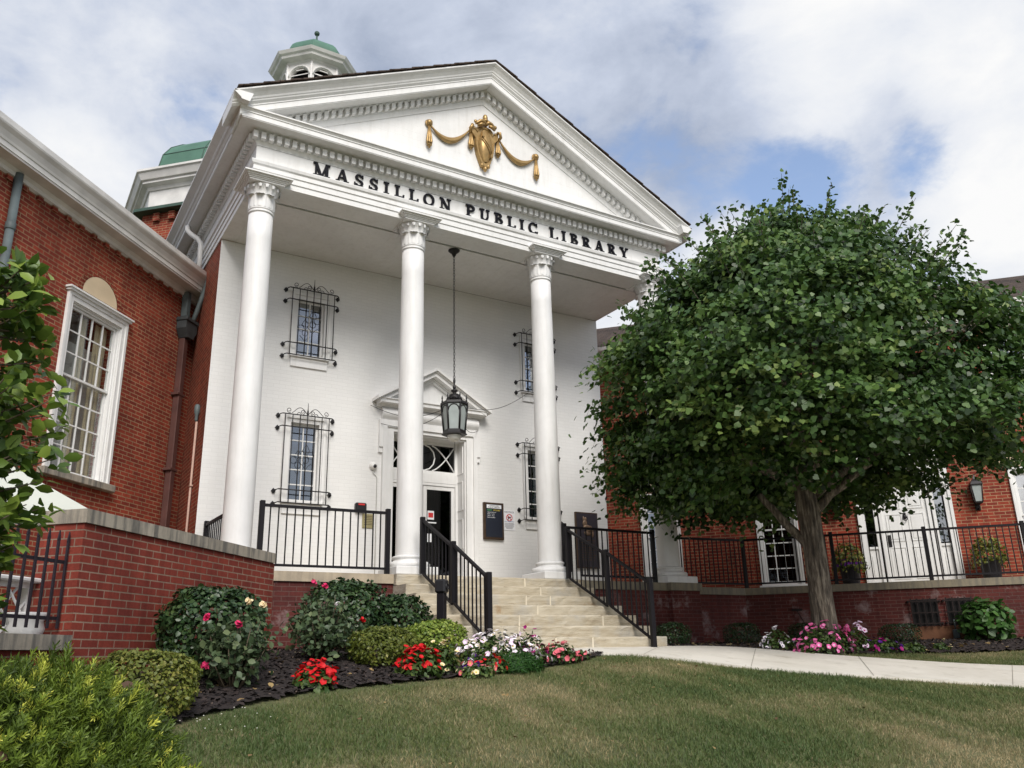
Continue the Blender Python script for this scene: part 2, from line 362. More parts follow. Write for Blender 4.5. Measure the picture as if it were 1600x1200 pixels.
    def lathe(s, prof, n=24, c=(0, 0, 0), mi=0, smooth=True, a0=0.0):
        v = []; f = []
        for r, z in prof:
            for k in range(n): a = a0+2*pi*k/n; v.append((c[0]+r*math.cos(a), c[1]+r*math.sin(a), c[2]+z))
        for i in range(len(prof)-1):
            for k in range(n): f.append((i*n+k, i*n+(k+1) % n, (i+1)*n+(k+1) % n, (i+1)*n+k))
        f.append(tuple(range(n))[::-1]); f.append(tuple((len(prof)-1)*n+k for k in range(n)))
        s.add(v, f, mi, smooth); s.smooth[-1] = s.smooth[-2] = False; return s
    def sphere(s, c, r, n=12, m=8, mi=0):
        r = r if hasattr(r, '__len__') else (r, r, r)
        v = []; f = []
        for i in range(m+1):
            t = pi*i/m
            for k in range(n): a = 2*pi*k/n; v.append((c[0]+r[0]*math.sin(t)*math.cos(a), c[1]+r[1]*math.sin(t)*math.sin(a), c[2]-r[2]*math.cos(t)))
        for i in range(m):
            for k in range(n): f.append((i*n+k, i*n+(k+1) % n, (i+1)*n+(k+1) % n, (i+1)*n+k))
        return s.add(v, f, mi, True)
    def build(s, name, mats, parent=None, uv=True):
        me = bpy.data.meshes.new(name); me.from_pydata(s.v, [], s.f)
        mats = mats if isinstance(mats, (list, tuple)) else [mats]
        for m in mats: me.materials.append(m)
        me.polygons.foreach_set('material_index', s.mi); me.polygons.foreach_set('use_smooth', s.smooth)
        if uv:
            nl = len(me.loops); co = np.empty(len(me.vertices)*3); me.vertices.foreach_get('co', co); co = co.reshape(-1, 3)
            lv = np.empty(nl, int); me.loops.foreach_get('vertex_index', lv)
            nr = np.empty(len(me.polygons)*3); me.polygons.foreach_get('normal', nr); nr = nr.reshape(-1, 3)
            tot = np.empty(len(me.polygons), int); me.polygons.foreach_get('loop_total', tot); N_ = np.repeat(nr, tot, axis=0); p = co[lv]
            flat = np.abs(N_[:, 2]) > .9
            t = np.stack([-N_[:, 1], N_[:, 0]], 1); t /= np.maximum(np.linalg.norm(t, axis=1, keepdims=True), 1e-6)
            u = np.where(flat, p[:, 0], (p[:, :2]*t).sum(1)); steep = np.sqrt(np.maximum(1-N_[:, 2]**2, .05)); w_ = np.where(flat, p[:, 1], p[:, 2]/steep)
            l = me.uv_layers.new(name='UVMap'); l.data.foreach_set('uv', np.stack([u, w_], 1).ravel())
        me.update(); o = bpy.data.objects.new(name, me); COL.objects.link(o)
        if parent: o.parent = parent
        return o
def thing(name, label, cat, loc=(0, 0, 0), rz=0, group=None):
    o = bpy.data.objects.new(name, None); COL.objects.link(o); o.location = loc; o.rotation_euler = (0, 0, rz)
    o.empty_display_size = .2; o['label'] = label; o['category'] = cat
    if group: o['group'] = group
    return o
def tag(o, label, cat, group=None):
    o['label'] = label; o['category'] = cat
    if group: o['group'] = group
    return o
def struct(o): o['kind'] = 'structure'; return o
def dup(o, parent=None, loc=None):
    c = o.copy(); COL.objects.link(c)
    if parent: c.parent = parent
    if loc is not None: c.location = loc
    return c
def wall(x0, x1, z0, z1, y, th, holes, mb=None, mi=0):
    """a wall in the XZ plane (front at y, thickness th towards +y) with rectangular openings and their reveals"""
    mb = mb or MB(); xs = sorted({x0, x1, *[h[i] for h in holes for i in (0, 1)]}); zs = sorted({z0, z1, *[h[i] for h in holes for i in (2, 3)]})
    for i in range(len(xs)-1):
        for j in range(len(zs)-1):
            cx, cz = (xs[i]+xs[i+1])/2, (zs[j]+zs[j+1])/2
            if any(h[0] < cx < h[1] and h[2] < cz < h[3] for h in holes): continue
            a, b, c, d = xs[i], xs[i+1], zs[j], zs[j+1]
            mb.add([(a, y, c), (b, y, c), (b, y, d), (a, y, d)], [(0, 1, 2, 3)], mi)
            mb.add([(a, y+th, c), (b, y+th, c), (b, y+th, d), (a, y+th, d)], [(3, 2, 1, 0)], mi)
    for a, b, c, d in list(holes)+[(x0, x1, z0, z1)]:
        out = (a, b, c, d) == (x0, x1, z0, z1); q = []
        q.append([(a, y, c), (a, y, d), (a, y+th, d), (a, y+th, c)]); q.append([(b, y, c), (b, y+th, c), (b, y+th, d), (b, y, d)])
        q.append([(a, y, c), (a, y+th, c), (b, y+th, c), (b, y, c)]); q.append([(a, y, d), (b, y, d), (b, y+th, d), (a, y+th, d)])
        for k in q: mb.add(k if not out else k, [(0, 1, 2, 3)] if not out else [(3, 2, 1, 0)], mi)
    return mb

# ------------------------------------------------------------------ terrain
WA = 0.74351; CW, SW = math.cos(WA), math.sin(WA)
def smin(a, b, k):
    h = np.clip(.5+.5*(b-a)/k, 0, 1); return b*(1-h)+a*h-k*h*(1-h)
def terrain(x, y):
    x = np.asarray(x, float); y = np.asarray(y, float)
    d = smin(-2.5-y, 4.4-(CW*x+SW*y), 2.0); d = .5*(d+np.sqrt(d*d+.25)); d = smin(d, np.full_like(d, 14.0), 4.0)
    return -1.19-.165*d
def tz(x, y): return float(terrain(x, y))
def inside(px, py, poly):
    r = np.zeros(px.shape, bool); n = len(poly); j = n-1
    for i in range(n):
        xi, yi = poly[i]; xj, yj = poly[j]
        c = ((yi > py) != (yj > py)) & (px < (xj-xi)*(py-yi)/((yj-yi) or 1e-9)+xi); r ^= c; j = i
    return r
def grid_mesh(xs, ys, zf, keep=None):
    X, Y = np.meshgrid(xs, ys); Z = zf(X, Y); nx, ny = len(xs), len(ys)
    v = np.stack([X, Y, Z], -1).reshape(-1, 3); mb = MB(); mb.v = [tuple(p) for p in v.tolist()]
    for j in range(ny-1):
        for i in range(nx-1):
            if keep is not None and not keep[j, i]: continue
            mb.f.append((j*nx+i, j*nx+i+1, (j+1)*nx+i+1, (j+1)*nx+i)); mb.mi.append(0); mb.smooth.append(True)
    return mb
xs = np.concatenate([np.linspace(-150, -12, 24), np.linspace(-11, 14, 100), np.linspace(15.5, 150, 24)])
ys = np.concatenate([np.linspace(-150, -14, 24), np.linspace(-13, 3, 70), np.linspace(4.5, 150, 24)])
struct(grid_mesh(xs, ys, terrain).build('lawn', M['turf']))
# concrete path
PL = [(-1.75, -3.02), (-.7, -3.02), (.10, -3.05), (.60, -3.40), (.95, -3.83), (1.25, -4.35), (1.75, -4.80), (2.42, -5.22), (3.11, -5.61), (4.09, -6.22), (7.0, -8.05), (11.5, -10.9)]
PU = [(-1.75, -2.40), (-.7, -2.40), (.9, -2.40), (1.85, -2.40), (2.45, -2.48), (2.92, -2.86), (3.38, -3.40), (3.85, -3.82), (4.85, -4.47), (5.99, -5.21), (8.9, -7.1), (13.4, -9.95)]
def densify(p, k=6):
    p = np.array(p); t = np.linspace(0, len(p)-1, (len(p)-1)*k+1); i = np.clip(t.astype(int), 0, len(p)-2); f = (t-i)[:, None]; return p[i]*(1-f)+p[i+1]*f
def smooth(p, it=4):
    p = p.copy()
    for _ in range(it): p[1:-1] = (p[:-2]+2*p[1:-1]+p[2:])/4
    return p
pl, pu = smooth(densify(PL)), smooth(densify(PU))
mb = MB(); cols = 6; vv = []
for i in range(len(pl)):
    for k in range(cols+1):
        q = pl[i]*(1-k/cols)+pu[i]*k/cols; vv.append((q[0], q[1], tz(*q)+.035))
ff = [(i*(cols+1)+k, (i+1)*(cols+1)+k, (i+1)*(cols+1)+k+1, i*(cols+1)+k+1) for i in range(len(pl)-1) for k in range(cols)]
mb.add(vv, ff, 0, True)
for edge, ed in ((0, pl), (cols, pu)):
    n = len(pl); v2 = [vv[i*(cols+1)+edge] for i in range(n)]+[(vv[i*(cols+1)+edge][0], vv[i*(cols+1)+edge][1], vv[i*(cols+1)+edge][2]-.12) for i in range(n)]
    mb.add(v2, [(i, i+n, i+1+n, i+1) if edge == 0 else (i, i+1, i+1+n, i+n) for i in range(n-1)])
struct(mb.build('path', M['concrete']))
jm = MB()
for i in (3, 17, 31, 43, 53, 61):
    a, b = Vector(pl[i]), Vector(pu[i]); d = (pl[min(i+1, len(pl)-1)]-pl[i-1]); d = Vector(d).normalized()*.0035; v = []
    for k in range(9):
        q = a.lerp(b, k/8)
        for s_ in (-1, 1): v.append((q.x+d.x*s_, q.y+d.y*s_, tz(q.x, q.y)+.040))
    jm.add(v, [(2*k, 2*k+2, 2*k+3, 2*k+1) for k in range(8)])
struct(jm.build('path_joints', M['pathjoint']))
PATHPOLY = [tuple(p) for p in pl]+[tuple(p) for p in pu[::-1]]
# planting beds
BED_L = [(-7.6, -7.2), (-6.3, -6.25), (-5.83, -5.82), (-5.40, -5.40), (-4.97, -5.10), (-4.39, -4.74), (-3.84, -4.60), (-3.24, -4.45), (-2.47, -4.26), (-1.53, -3.98), (-.66, -3.60), (.10, -3.05), (-.7, -3.02), (-1.72, -3.0), (-1.72, -.3), (-4.0, -.3), (-4.1, -1.95), (-6.4, -4.5), (-9, -7.2)]
BED_R = [(1.75, -2.36), (2.45, -2.48), (2.92, -2.87), (3.35, -3.42), (3.95, -3.62), (5.35, -3.63), (6.60, -3.92), (7.82, -4.26), (9.3, -5.2), (12, -7.4), (12.5, -6.3), (6.3, .3), (4.3, -.3), (1.75, -.3)]
def bed(poly):
    st = .05; P_ = np.array(poly); xs_ = np.arange(P_[:, 0].min()-.1, P_[:, 0].max()+.1, st); ys_ = np.arange(P_[:, 1].min()-.1, P_[:, 1].max()+.1, st)
    cx, cy = np.meshgrid(xs_[:-1]+st/2, ys_[:-1]+st/2); keep = inside(cx, cy, poly)
    def zf(X, Y):
        return terrain(X, Y)+.035+.018*np.sin(X*17.3+np.sin(Y*11)*2)*np.cos(Y*19.1+X*3)+rng.uniform(-.010, .010, X.shape)
    return grid_mesh(xs_, ys_, zf, keep)
struct(bed(BED_L).build('planting_bed', M['mulch'])); struct(bed(BED_R).build('planting_bed', M['mulch']))

# ------------------------------------------------------------------ leaf clouds
def cloud(name, mats, T, F, pos, nrm, size, tint, parent=None, spin=None, mi=None, up=None):
    """many small leaf faces as one mesh: template T (k,3) with faces F placed at pos, its +Z along nrm"""
    T = np.asarray(T, float); pos = np.asarray(pos, float); n = len(pos); k = len(T)
    nrm = nrm/np.maximum(np.linalg.norm(nrm, axis=1, keepdims=True), 1e-9)
    if up is None:
        a = np.where(np.abs(nrm[:, 2:3]) < .95, np.array([[0, 0, 1.]]), np.array([[1., 0, 0]])); x = np.cross(a, nrm); x /= np.maximum(np.linalg.norm(x, axis=1, keepdims=True), 1e-9)
        y = np.cross(nrm, x); s = rng.uniform(0, 2*pi, n) if spin is None else spin
        c, s_ = np.cos(s)[:, None], np.sin(s)[:, None]; x, y = x*c+y*s_, -x*s_+y*c
    else:   # leaf +Y axis as close as possible to 'up'
        y = up-nrm*(up*nrm).sum(1, keepdims=True); y /= np.maximum(np.linalg.norm(y, axis=1, keepdims=True), 1e-9); x = np.cross(y, nrm)
    size = np.broadcast_to(np.asarray(size, float), (n,))[:, None, None]
    V = pos[:, None, :]+size*(T[None, :, 0:1]*x[:, None]+T[None, :, 1:2]*y[:, None]+T[None, :, 2:3]*nrm[:, None])
    V = V.reshape(-1, 3); me = bpy.data.meshes.new(name)
    lens = np.array([len(f) for f in F]); flat = np.concatenate([np.array(f) for f in F]); nf = len(F)
    loops = (flat[None]+np.arange(n)[:, None]*k).ravel(); tot = np.tile(lens, n); start = np.concatenate([[0], np.cumsum(tot)[:-1]])
    me.vertices.add(len(V)); me.vertices.foreach_set('co', V.ravel()); me.loops.add(len(loops)); me.loops.foreach_set('vertex_index', loops.astype(np.int32))
    me.polygons.add(n*nf); me.polygons.foreach_set('loop_start', start.astype(np.int32)); me.polygons.foreach_set('loop_total', tot.astype(np.int32))
    mats = mats if isinstance(mats, (list, tuple)) else [mats]
    for m in mats: me.materials.append(m)
    if mi is not None:
        a = np.asarray(mi); me.polygons.foreach_set('material_index', (a.ravel() if a.ndim == 2 else np.tile(a, n)).astype(np.int32))
    me.update(calc_edges=True)
    at = me.attributes.new('tint', 'FLOAT', 'POINT'); at.data.foreach_set('value', np.repeat(np.clip(tint, 0, 1), k).astype(np.float32))
    o = bpy.data.objects.new(name, me); COL.objects.link(o)
    if parent: o.parent = parent
    return o
OVAL = ([(0, 0, 0), (.32, .35, .07), (.30, .7, .05), (0, 1, -.06), (-.30, .7, .05), (-.32, .35, .07), (0, .5, 0)], [(0, 1, 6), (1, 2, 6), (2, 3, 6), (3, 4, 6), (4, 5, 6), (5, 0, 6)])
SMALL = ([(0, 0, 0), (.33, .5, .06), (0, 1, -.04), (-.33, .5, .06)], [(0, 1, 2, 3)])
FAN = ([(0, 0, 0), (.48, .55, .04), (.42, .82, -.03), (.14, .95, .05), (0, .80, .0), (-.14, .95, .05), (-.42, .82, -.03), (-.48, .55, .04)], [(0, 1, 2, 3, 4), (0, 4, 5, 6, 7)])
BLADE = ([(-.07, 0, 0), (.07, 0, 0), (.03, .6, .12), (0, 1, .32)], [(0, 1, 2), (0, 2, 3)])
def unit(n):
    v = rng.normal(size=(n, 3)); return v/np.linalg.norm(v, axis=1, keepdims=True)
def noise3(p, s, seed=0):
    r = np.random.default_rng(seed); o = np.zeros(len(p))
    for i in range(6):
        d = r.normal(size=3); d /= np.linalg.norm(d); o += np.sin((p@d)*s*(1+.5*i)+r.uniform(0, 6.28))/(1+.4*i)
    return o/2.5

# lawn grass: one uncountable mass of blades
def grass(n, x0, x1, y0, y1, size):
    x = rng.uniform(x0, x1, n); y = rng.uniform(y0, y1, n)
    dx, dy = x-CAM[0], y-CAM[1]; az = np.degrees(np.arctan2(dx, dy)); d = np.hypot(dx, dy)
    k = (az > -1) & (az < 66) & (d > 3.6) & ~inside(x, y, PATHPOLY) & ~inside(x, y, BED_L) & ~inside(x, y, BED_R)
    k &= (4.6-(CW*x+SW*y)) > 0
    keepp = np.clip((11/np.maximum(d, 1))**1.0, 0, 1); k &= rng.uniform(0, 1, n) < keepp
    x, y = x[k], y[k]; P_ = np.stack([x, y, terrain(x, y)-.004], 1); dry = noise3(P_, 1.7, 3)+.6*noise3(P_, 5.0, 4)
    bp_ = densify(BED_L[:12], 8); db = np.min(np.hypot(x[:, None]-bp_[None, ::2, 0], y[:, None]-bp_[None, ::2, 1]), axis=1)
    # browner along the path and bed edges
    lp = np.array(pl); dmin = np.min(np.hypot(x[:, None]-lp[None, ::2, 0], y[:, None]-lp[None, ::2, 1]), axis=1)
    dry = dry+1.3*np.exp(-(dmin/.28)**2)*(.4+noise3(P_, 3.1, 8))
    tint = np.clip(.30+.42*dry+rng.normal(0, .16, len(x)), 0, 1)
    upv = np.stack([rng.normal(0, .45, len(x)), rng.normal(0, .45, len(x)), np.ones(len(x))], 1); nr = unit(len(x)); nr[:, 2] *= .2
    nr -= upv*((nr*upv).sum(1, keepdims=True)/(upv*upv).sum(1, keepdims=True))
    return P_, nr, upv, tint, size*rng.uniform(.6, 1.3, len(x))*np.clip(1.05-.25*dry, .5, 1.2)*np.clip(.45+db/.5, .45, 1)
gp = grass(520000, -8.5, 8.5, -9.6, -2.5, .042)
o = cloud('grass', M['blade'], BLADE[0], BLADE[1], gp[0], gp[1], gp[4], gp[3], up=gp[2]); o['kind'] = 'stuff'
# mulch chips and fallen leaves: uncountable litter
def litter(n, poly, name, mat, size, T, tint):
    P_ = np.array(poly); x = rng.uniform(P_[:, 0].min(), P_[:, 0].max(), n); y = rng.uniform(P_[:, 1].min(), P_[:, 1].max(), n)
    k = inside(x, y, poly); x, y = x[k], y[k]; nr = np.stack([rng.normal(0, .35, len(x)), rng.normal(0, .35, len(x)), np.ones(len(x))], 1)
    o = cloud(name, mat, T[0], T[1], np.stack([x, y, terrain(x, y)+.05], 1), nr, size*rng.uniform(.5, 1.4, len(x)), tint(len(x))); o['kind'] = 'stuff'; return o
M['chip'] = leafmat('mulch chip', [(0, (.012, .009, .009)), (.7, (.045, .032, .028)), (1, (.13, .095, .075))], .95, 0)
litter(26000, BED_L, 'mulch_chips', M['chip'], .05, SMALL, lambda n: rng.uniform(0, 1, n)**2)
litter(20000, BED_R, 'mulch_chips', M['chip'], .05, SMALL, lambda n: rng.uniform(0, 1, n)**2)
litter(900, BED_L, 'fallen_leaves', M['fallen'], .055, OVAL, lambda n: rng.uniform(0, 1, n))
litter(1500, BED_R, 'fallen_leaves', M['fallen'], .065, FAN, lambda n: rng.uniform(0, 1, n))

n_ = 22; cx_ = rng.normal(-5.45, .35, n_); cy_ = rng.normal(-5.85, .22, n_); k_ = ~inside(cx_, cy_, BED_L); cx_, cy_ = cx_[k_], cy_[k_]
M['clover'] = leafmat('white clover', [(0, (.62, .60, .52)), (1, (.78, .76, .70))], .8, 0)
o = cloud('clover_blossoms', M['clover'], [(0, 0, .35), (.5, 0, 0), (.15, .48, 0), (-.4, .3, 0), (-.4, -.3, 0), (.15, -.48, 0)], [(0, 1, 2), (0, 2, 3), (0, 3, 4), (0, 4, 5), (0, 5, 1)], np.stack([cx_, cy_, terrain(cx_, cy_)+.045], 1), np.tile([0, 0, 1.], (len(cx_), 1)), .013, rng.uniform(0, 1, len(cx_))); o['kind'] = 'stuff'
P_ = [(-7.5, -7.6), (2, -7.6), (2.5, -5.4), (.3, -3.4), (-3, -4.7), (-5.5, -5.9)]
litter(170, P_, 'lawn_leaves', M['fallen'], .035, OVAL, lambda n: rng.uniform(0, .7, n))

# ------------------------------------------------------------------ the portico block
lib = thing('library_building', 'white columned portico building with gabled pediment and gold crest, lettered frieze over the steps', 'library')
FY, FX = -.20, 4.22          # frieze plane of the entablature
D = 2.04                     # portico wall
CEIL = 6.035
S_ = 2.683; COLX = [-1.5*S_, -.5*S_, .5*S_, 1.5*S_]
# windows: (x, z0, z1, rows)
WINX, WLO, WUP = 2.48, (1.38, 2.78), (4.06, 5.16)
holes = [(-.78, .78, -.06, 2.83)]
for sx in (-1, 1):
    for z0, z1 in (WLO, WUP): holes.append((sx*WINX-.26, sx*WINX+.26, z0, z1))
mb = wall(-3.9, 3.9, -1.3, CEIL-.003, D, .30, holes)
mb.box(-4.2, -3.9, D, D+.015, -1.3, CEIL-.003); mb.box(3.9, 4.2, D, D+.015, -1.3, CEIL-.003)
mb.build('front_wall', M['white_brick'], lib)
for sx in (-1, 1):
    a, b = sorted((sx*4.2, sx*3.9)); MB().box(a, b, D+.016, 9.5, -1.3, 6.90).build('side_wall', M['wing_brick'], lib)
MB().box(-3.89, 3.89, 9.2, 9.5, -1.3, 7.2).build('rear_wall', M['wing_brick'], lib)
# ceiling of planks, soffit panels
mb = MB()
x = -3.96
while x < 3.95:
    mb.bbox(x, min(x+.24, 3.96)-.0008, .34, D-.001, CEIL, CEIL+.03, .0015); x += .24
mb.build('porch_ceiling', M['white'], lib)

def sweep(mb, prof, yend=9.3, x0=FX, y0=FY, mi=0):
    """closed profile of (o, z) swept round left side, front and right side with mitred corners"""
    rings = []
    for o, z in prof: rings.append([(-x0-o, yend, z), (-x0-o, y0-o, z), (x0+o, y0-o, z), (x0+o, yend, z)])
    n = len(prof); v = [p for r in rings for p in r]; f = []
    for i in range(n):
        j = (i+1) % n
        for k in range(3): f.append((i*4+k, j*4+k, j*4+k+1, i*4+k+1))
    f.append(tuple(i*4 for i in range(n))); f.append(tuple(i*4+3 for i in range(n))[::-1]); mb.add(v, f, mi)
mb = MB()
sweep(mb, [(-.50, 6.045), (.0, 6.045), (.0, 6.145), (.018, 6.150), (.018, 6.25), (.036, 6.255), (.036, 6.33), (.062, 6.35), (.075, 6.395), (.075, 6.41), (.004, 6.412), (.0, 6.42), (.0, 6.70), (-.50, 6.70)])
mb.build('frieze', M['white'], lib)
mb = MB()
sweep(mb, [(-.3, 6.702), (.012, 6.702), (.012, 6.715), (.035, 6.755), (.04, 6.762), (.04, 6.895), (.10, 6.925), (.335, 6.93), (.335, 6.945), (.345, 6.945), (.345, 7.03), (.358, 7.034), (.358, 7.052), (.385, 7.085), (.40, 7.09), (.40, 7.112), (-.3, 7.13)])
for sx in (-1, 1):      # crown moulding along the two eaves
    pr = [(4.50, 7.10), (4.625, 7.113), (4.64, 7.14), (4.67, 7.165), (4.72, 7.205), (4.745, 7.225), (4.745, 7.255), (4.45, 7.255)]
    mb.prism([(sx*a, b) for a, b in pr][::sx], 'y', -.73, 9.3)
mb.build('cornice', M['white'], lib)
# dentils: front, two sides, two rakes
DW, DP = .075, .1275; z0, z1 = 6.772, 6.888
mb = MB(); n = int(2*4.30/DP)
for i in range(n+1):
    x = -4.315+DW/2+i*(2*(4.315-DW/2))/n; mb.box(x-DW/2, x+DW/2, FY-.135, FY-.038, z0, z1)
mb.box(-4.30, 4.30, FY-.050, FY-.036, z0+.001, z1-.001); mb.build('dentil_course', M['white'], lib)
for sx in (-1, 1):
    mb = MB()
    for i in range(1, 72):
        y = FY-.135+.038+i*DP; a, b = sorted((sx*(FX+.038), sx*(FX+.135))); mb.box(a, b, y-DW/2, y+DW/2, z0, z1)
    a, b = sorted((sx*(FX+.036), sx*(FX+.050))); mb.box(a, b, FY-.03, FY+9.1, z0+.001, z1-.001); mb.build('dentil_course', M['white'], lib)
SL = .496; RA = 9.08        # slope and apex height of the rake dentils' lower edge
for sx in (-1, 1):
    mb = MB()
    for i in range(31):
        x = .07+i*.1225
        za, zb = RA-SL*(x-DW/2*.9), RA-SL*(x+DW/2*.9)
        if zb < 7.14: break
        a, b = sx*(x-DW/2*.9), sx*(x+DW/2*.9)
        mb.prism([(a, za), (b, zb), (b, zb+.12), (a, za+.12)], 'y', FY-.135, FY-.038)
    mb.prism([(sx*.02, RA-.009), (sx*3.75, RA-SL*3.75), (sx*3.75, RA-SL*3.75+.118), (sx*.02, RA+.109)], 'y', FY-.050, FY-.036)
    mb.build('dentil_course', M['white'], lib)
def rake(mb, prof, xe, y0=FY, back=None):
    n = len(prof); v = []
    for o, h in prof: v += [(-xe, y0-o, h-SL*xe), (0, y0-o, h), (xe, y0-o, h-SL*xe)]
    f = []
    for i in range(n):
        j = (i+1) % n
        for k in range(2): f.append((i*3+k, j*3+k, j*3+k+1, i*3+k+1))
    f.append(tuple(i*3 for i in range(n))); f.append(tuple(i*3+2 for i in range(n))[::-1]); mb.add(v, f)
mb = MB()
rake(mb, [(-.3, 8.96), (.015, 8.96), (.02, 8.985), (.035, 9.03), (.04, 9.045), (.04, 9.205), (-.3, 9.205)], 3.78)
rake(mb, [(-.25, 9.206), (.10, 9.206), (.12, 9.222), (.342, 9.225), (.342, 9.24), (.352, 9.24), (.352, 9.345), (.365, 9.352), (.365, 9.372), (-.25, 9.372)], 4.60)
rake(mb, [(-.25, 9.373), (.366, 9.373), (.40, 9.41), (.405, 9.43), (.42, 9.445), (.43, 9.475), (.475, 9.53), (.52, 9.565), (.53, 9.575), (.53, 9.60), (-.25, 9.60)], 4.742)
mb.build('raking_cornice', M['white'], lib)
mb = MB(); zb = 7.13
while zb < 8.98:        # horizontal boards of the gable
    zt = min(zb+.148, 8.985); xa, xb = (9.0-zb)/SL, (9.0-zt)/SL
    mb.prism([(-xa, zb), (xa, zb), (xb, zt), (-xb, zt)], 'y', FY, FY+.1); zb += .1487
mb.prism([(-3.9, 7.1), (3.9, 7.1), (0, 9.03)], 'y', FY+.006, FY+.12); mb.build('tympanum', M['white'], lib)
# shingled roof
mb = MB(); APX = 9.625
for sx in (-1, 1):
    x1 = sx*4.70; nn = 22
    for i in range(nn):
        a, b = i/nn, (i+1)/nn+.01
        xa, xb = x1*a, x1*min(b, 1); za, zb = APX-SL*abs(xa), APX-SL*abs(xb)
        pts = [(xa, za), (xb, zb+.012), (xb, zb+.035), (xa, za+.018)]
        mb.prism(pts, 'y', -.752-.010*(i % 2), 9.4)
mb.build('roof', M['shingle'], lib)

# lettering -----------------------------------------------------------
def letter_shapes(ch):
    T, t, sf = .21, .085, .07
    R_ = lambda a, b, c, d: ('r', a, b, c, d); K = lambda a, b, c, d, w: ('k', a, b, c, d, w); A = lambda cx, cy, rx, ry, a0, a1, wx, wy: ('a', cx, cy, rx, ry, a0, a1, wx, wy)
    return {
     'I': (.44, [R_(.115, 0, .325, 1), R_(0, 0, .44, sf), R_(0, 1-sf, .44, 1)]),
     'L': (.74, [R_(.11, 0, .32, 1), R_(0, 1-sf, .44, 1), R_(0, 0, .70, .085), K(.70, 0, .74, .28, .09)]),
     'P': (.76, [R_(.11, 0, .32, 1), R_(0, 0, .44, sf), R_(0, 1-sf, .4, 1), R_(.2, .915, .42, 1), R_(.2, .45, .42, .53), A(.40, .725, .36, .275, -90, 90, .20, .085)]),
     'B': (.80, [R_(.11, 0, .32, 1), R_(0, 0, .42, sf), R_(0, 1-sf, .4, 1), A(.40, .765, .31, .235, -90, 90, .18, .08), A(.42, .275, .37, .275, -90, 90, .20, .085), R_(.2, .92, .42, 1), R_(.2, .475, .43, .55), R_(.2, 0, .43, .08)]),
     'R': (.88, [R_(.11, 0, .32, 1), R_(0, 0, .44, sf), R_(0, 1-sf, .4, 1), R_(.2, .915, .42, 1), R_(.2, .47, .42, .55), A(.40, .735, .34, .265, -90, 90, .20, .085), K(.42, .5, .74, 0, .22), R_(.66, 0, .90, sf)]),
     'A': (.98, [K(.14, 0, .46, 1, .09), K(.50, 1, .80, 0, .21), R_(.24, .29, .68, .37), R_(0, 0, .29, sf), R_(.60, 0, .99, sf), R_(.42, .9, .58, 1)]),
     'M': (1.16, [R_(.15, 0, .235, 1), R_(.83, 0, 1.04, 1), K(.17, 1, .56, .02, .21), K(.60, .02, .92, 1, .09), R_(0, 0, .38, sf), R_(.74, 0, 1.16, sf), R_(0, 1-sf, .3, 1), R_(.84, 1-sf, 1.16, 1)]),
     'N': (1.0, [R_(.15, 0, .235, 1), R_(.76, 0, .845, 1), K(.17, 1, .78, 0, .21), R_(0, 0, .38, sf), R_(0, 1-sf, .3, 1), R_(.62, 1-sf, .98, 1)]),
     'U': (.94, [R_(.12, .3, .33, 1), R_(.72, .3, .805, 1), A(.462, .30, .342, .31, 180, 360, .15, .10), R_(0, 1-sf, .45, 1), R_(.60, 1-sf, .92, 1)]),
     'Y': (.92, [K(.20, 1, .46, .45, .21), K(.78, 1, .50, .45, .09), R_(.36, 0, .57, .5), R_(.25, 0, .68, sf), R_(0, 1-sf, .42, 1), R_(.62, 1-sf, .93, 1)]),
     'C': (.86, [A(.46, .5, .46, .52, 42, 318, .21, .085), R_(.775, .64, .83, .98), K(.80, .02, .84, .24, .06)]),
     'O': (.96, [A(.48, .5, .48, .52, 0, 360, .21, .08)]),
     'S': (.70, [A(.35, .755, .31, .262, 15, 270, .17, .09), A(.35, .272, .34, .287, -165, 90, .18, .09), R_(.60, .70, .655, .99), R_(.0, .02, .055, .32)]),
    }[ch]
def letter_mesh(ch, x, z, h, y, depth):
    w, sh = letter_shapes(ch); mb = MB()
    for q, s in enumerate(sh):
        y0 = y-depth-q*.0007
        if s[0] == 'r' and s[4]-s[2] < .11: e_ = .115-(s[4]-s[2]); s = ('r', s[1], s[2]-(e_ if s[2] > .9 or s[2] == .92 else 0), s[3], s[4]+(0 if s[2] > .9 else e_))
        if s[0] == 'r' and s[3]-s[1] < .1: s = ('r', s[1]-.02, s[2], s[3]+.02, s[4])
        if s[0] == 'k' and s[5] < .12: s = (*s[:5], .135)
        if s[0] == 'a': s = (*s[:7], max(s[7], .19), max(s[8], .125))
        if s[0] == 'r': pts = [(s[1], s[2]), (s[3], s[2]), (s[3], s[4]), (s[1], s[4])]; polys = [pts]
        elif s[0] == 'k': _, a, b, c, d, ww = s; polys = [[(a-ww/2, b), (a+ww/2, b), (c+ww/2, d), (c-ww/2, d)]]
        else:
            _, cx, cy, rx, ry, a0, a1, wx, wy = s; n = max(6, int(abs(a1-a0)/14)); polys = []
            for i in range(n):
                p, r_ = R(a0+(a1-a0)*i/n), R(a0+(a1-a0)*(i+1)/n)
                polys.append([(cx+rx*math.cos(p), cy+ry*math.sin(p)), (cx+rx*math.cos(r_), cy+ry*math.sin(r_)), (cx+(rx-wx)*math.cos(r_), cy+(ry-wy)*math.sin(r_)), (cx+(rx-wx)*math.cos(p), cy+(ry-wy)*math.sin(p))])
        for pts in polys: mb.prism([(x+a*h, z+b*h) for a, b in pts], 'y', y0, y-.012)
    return mb, w
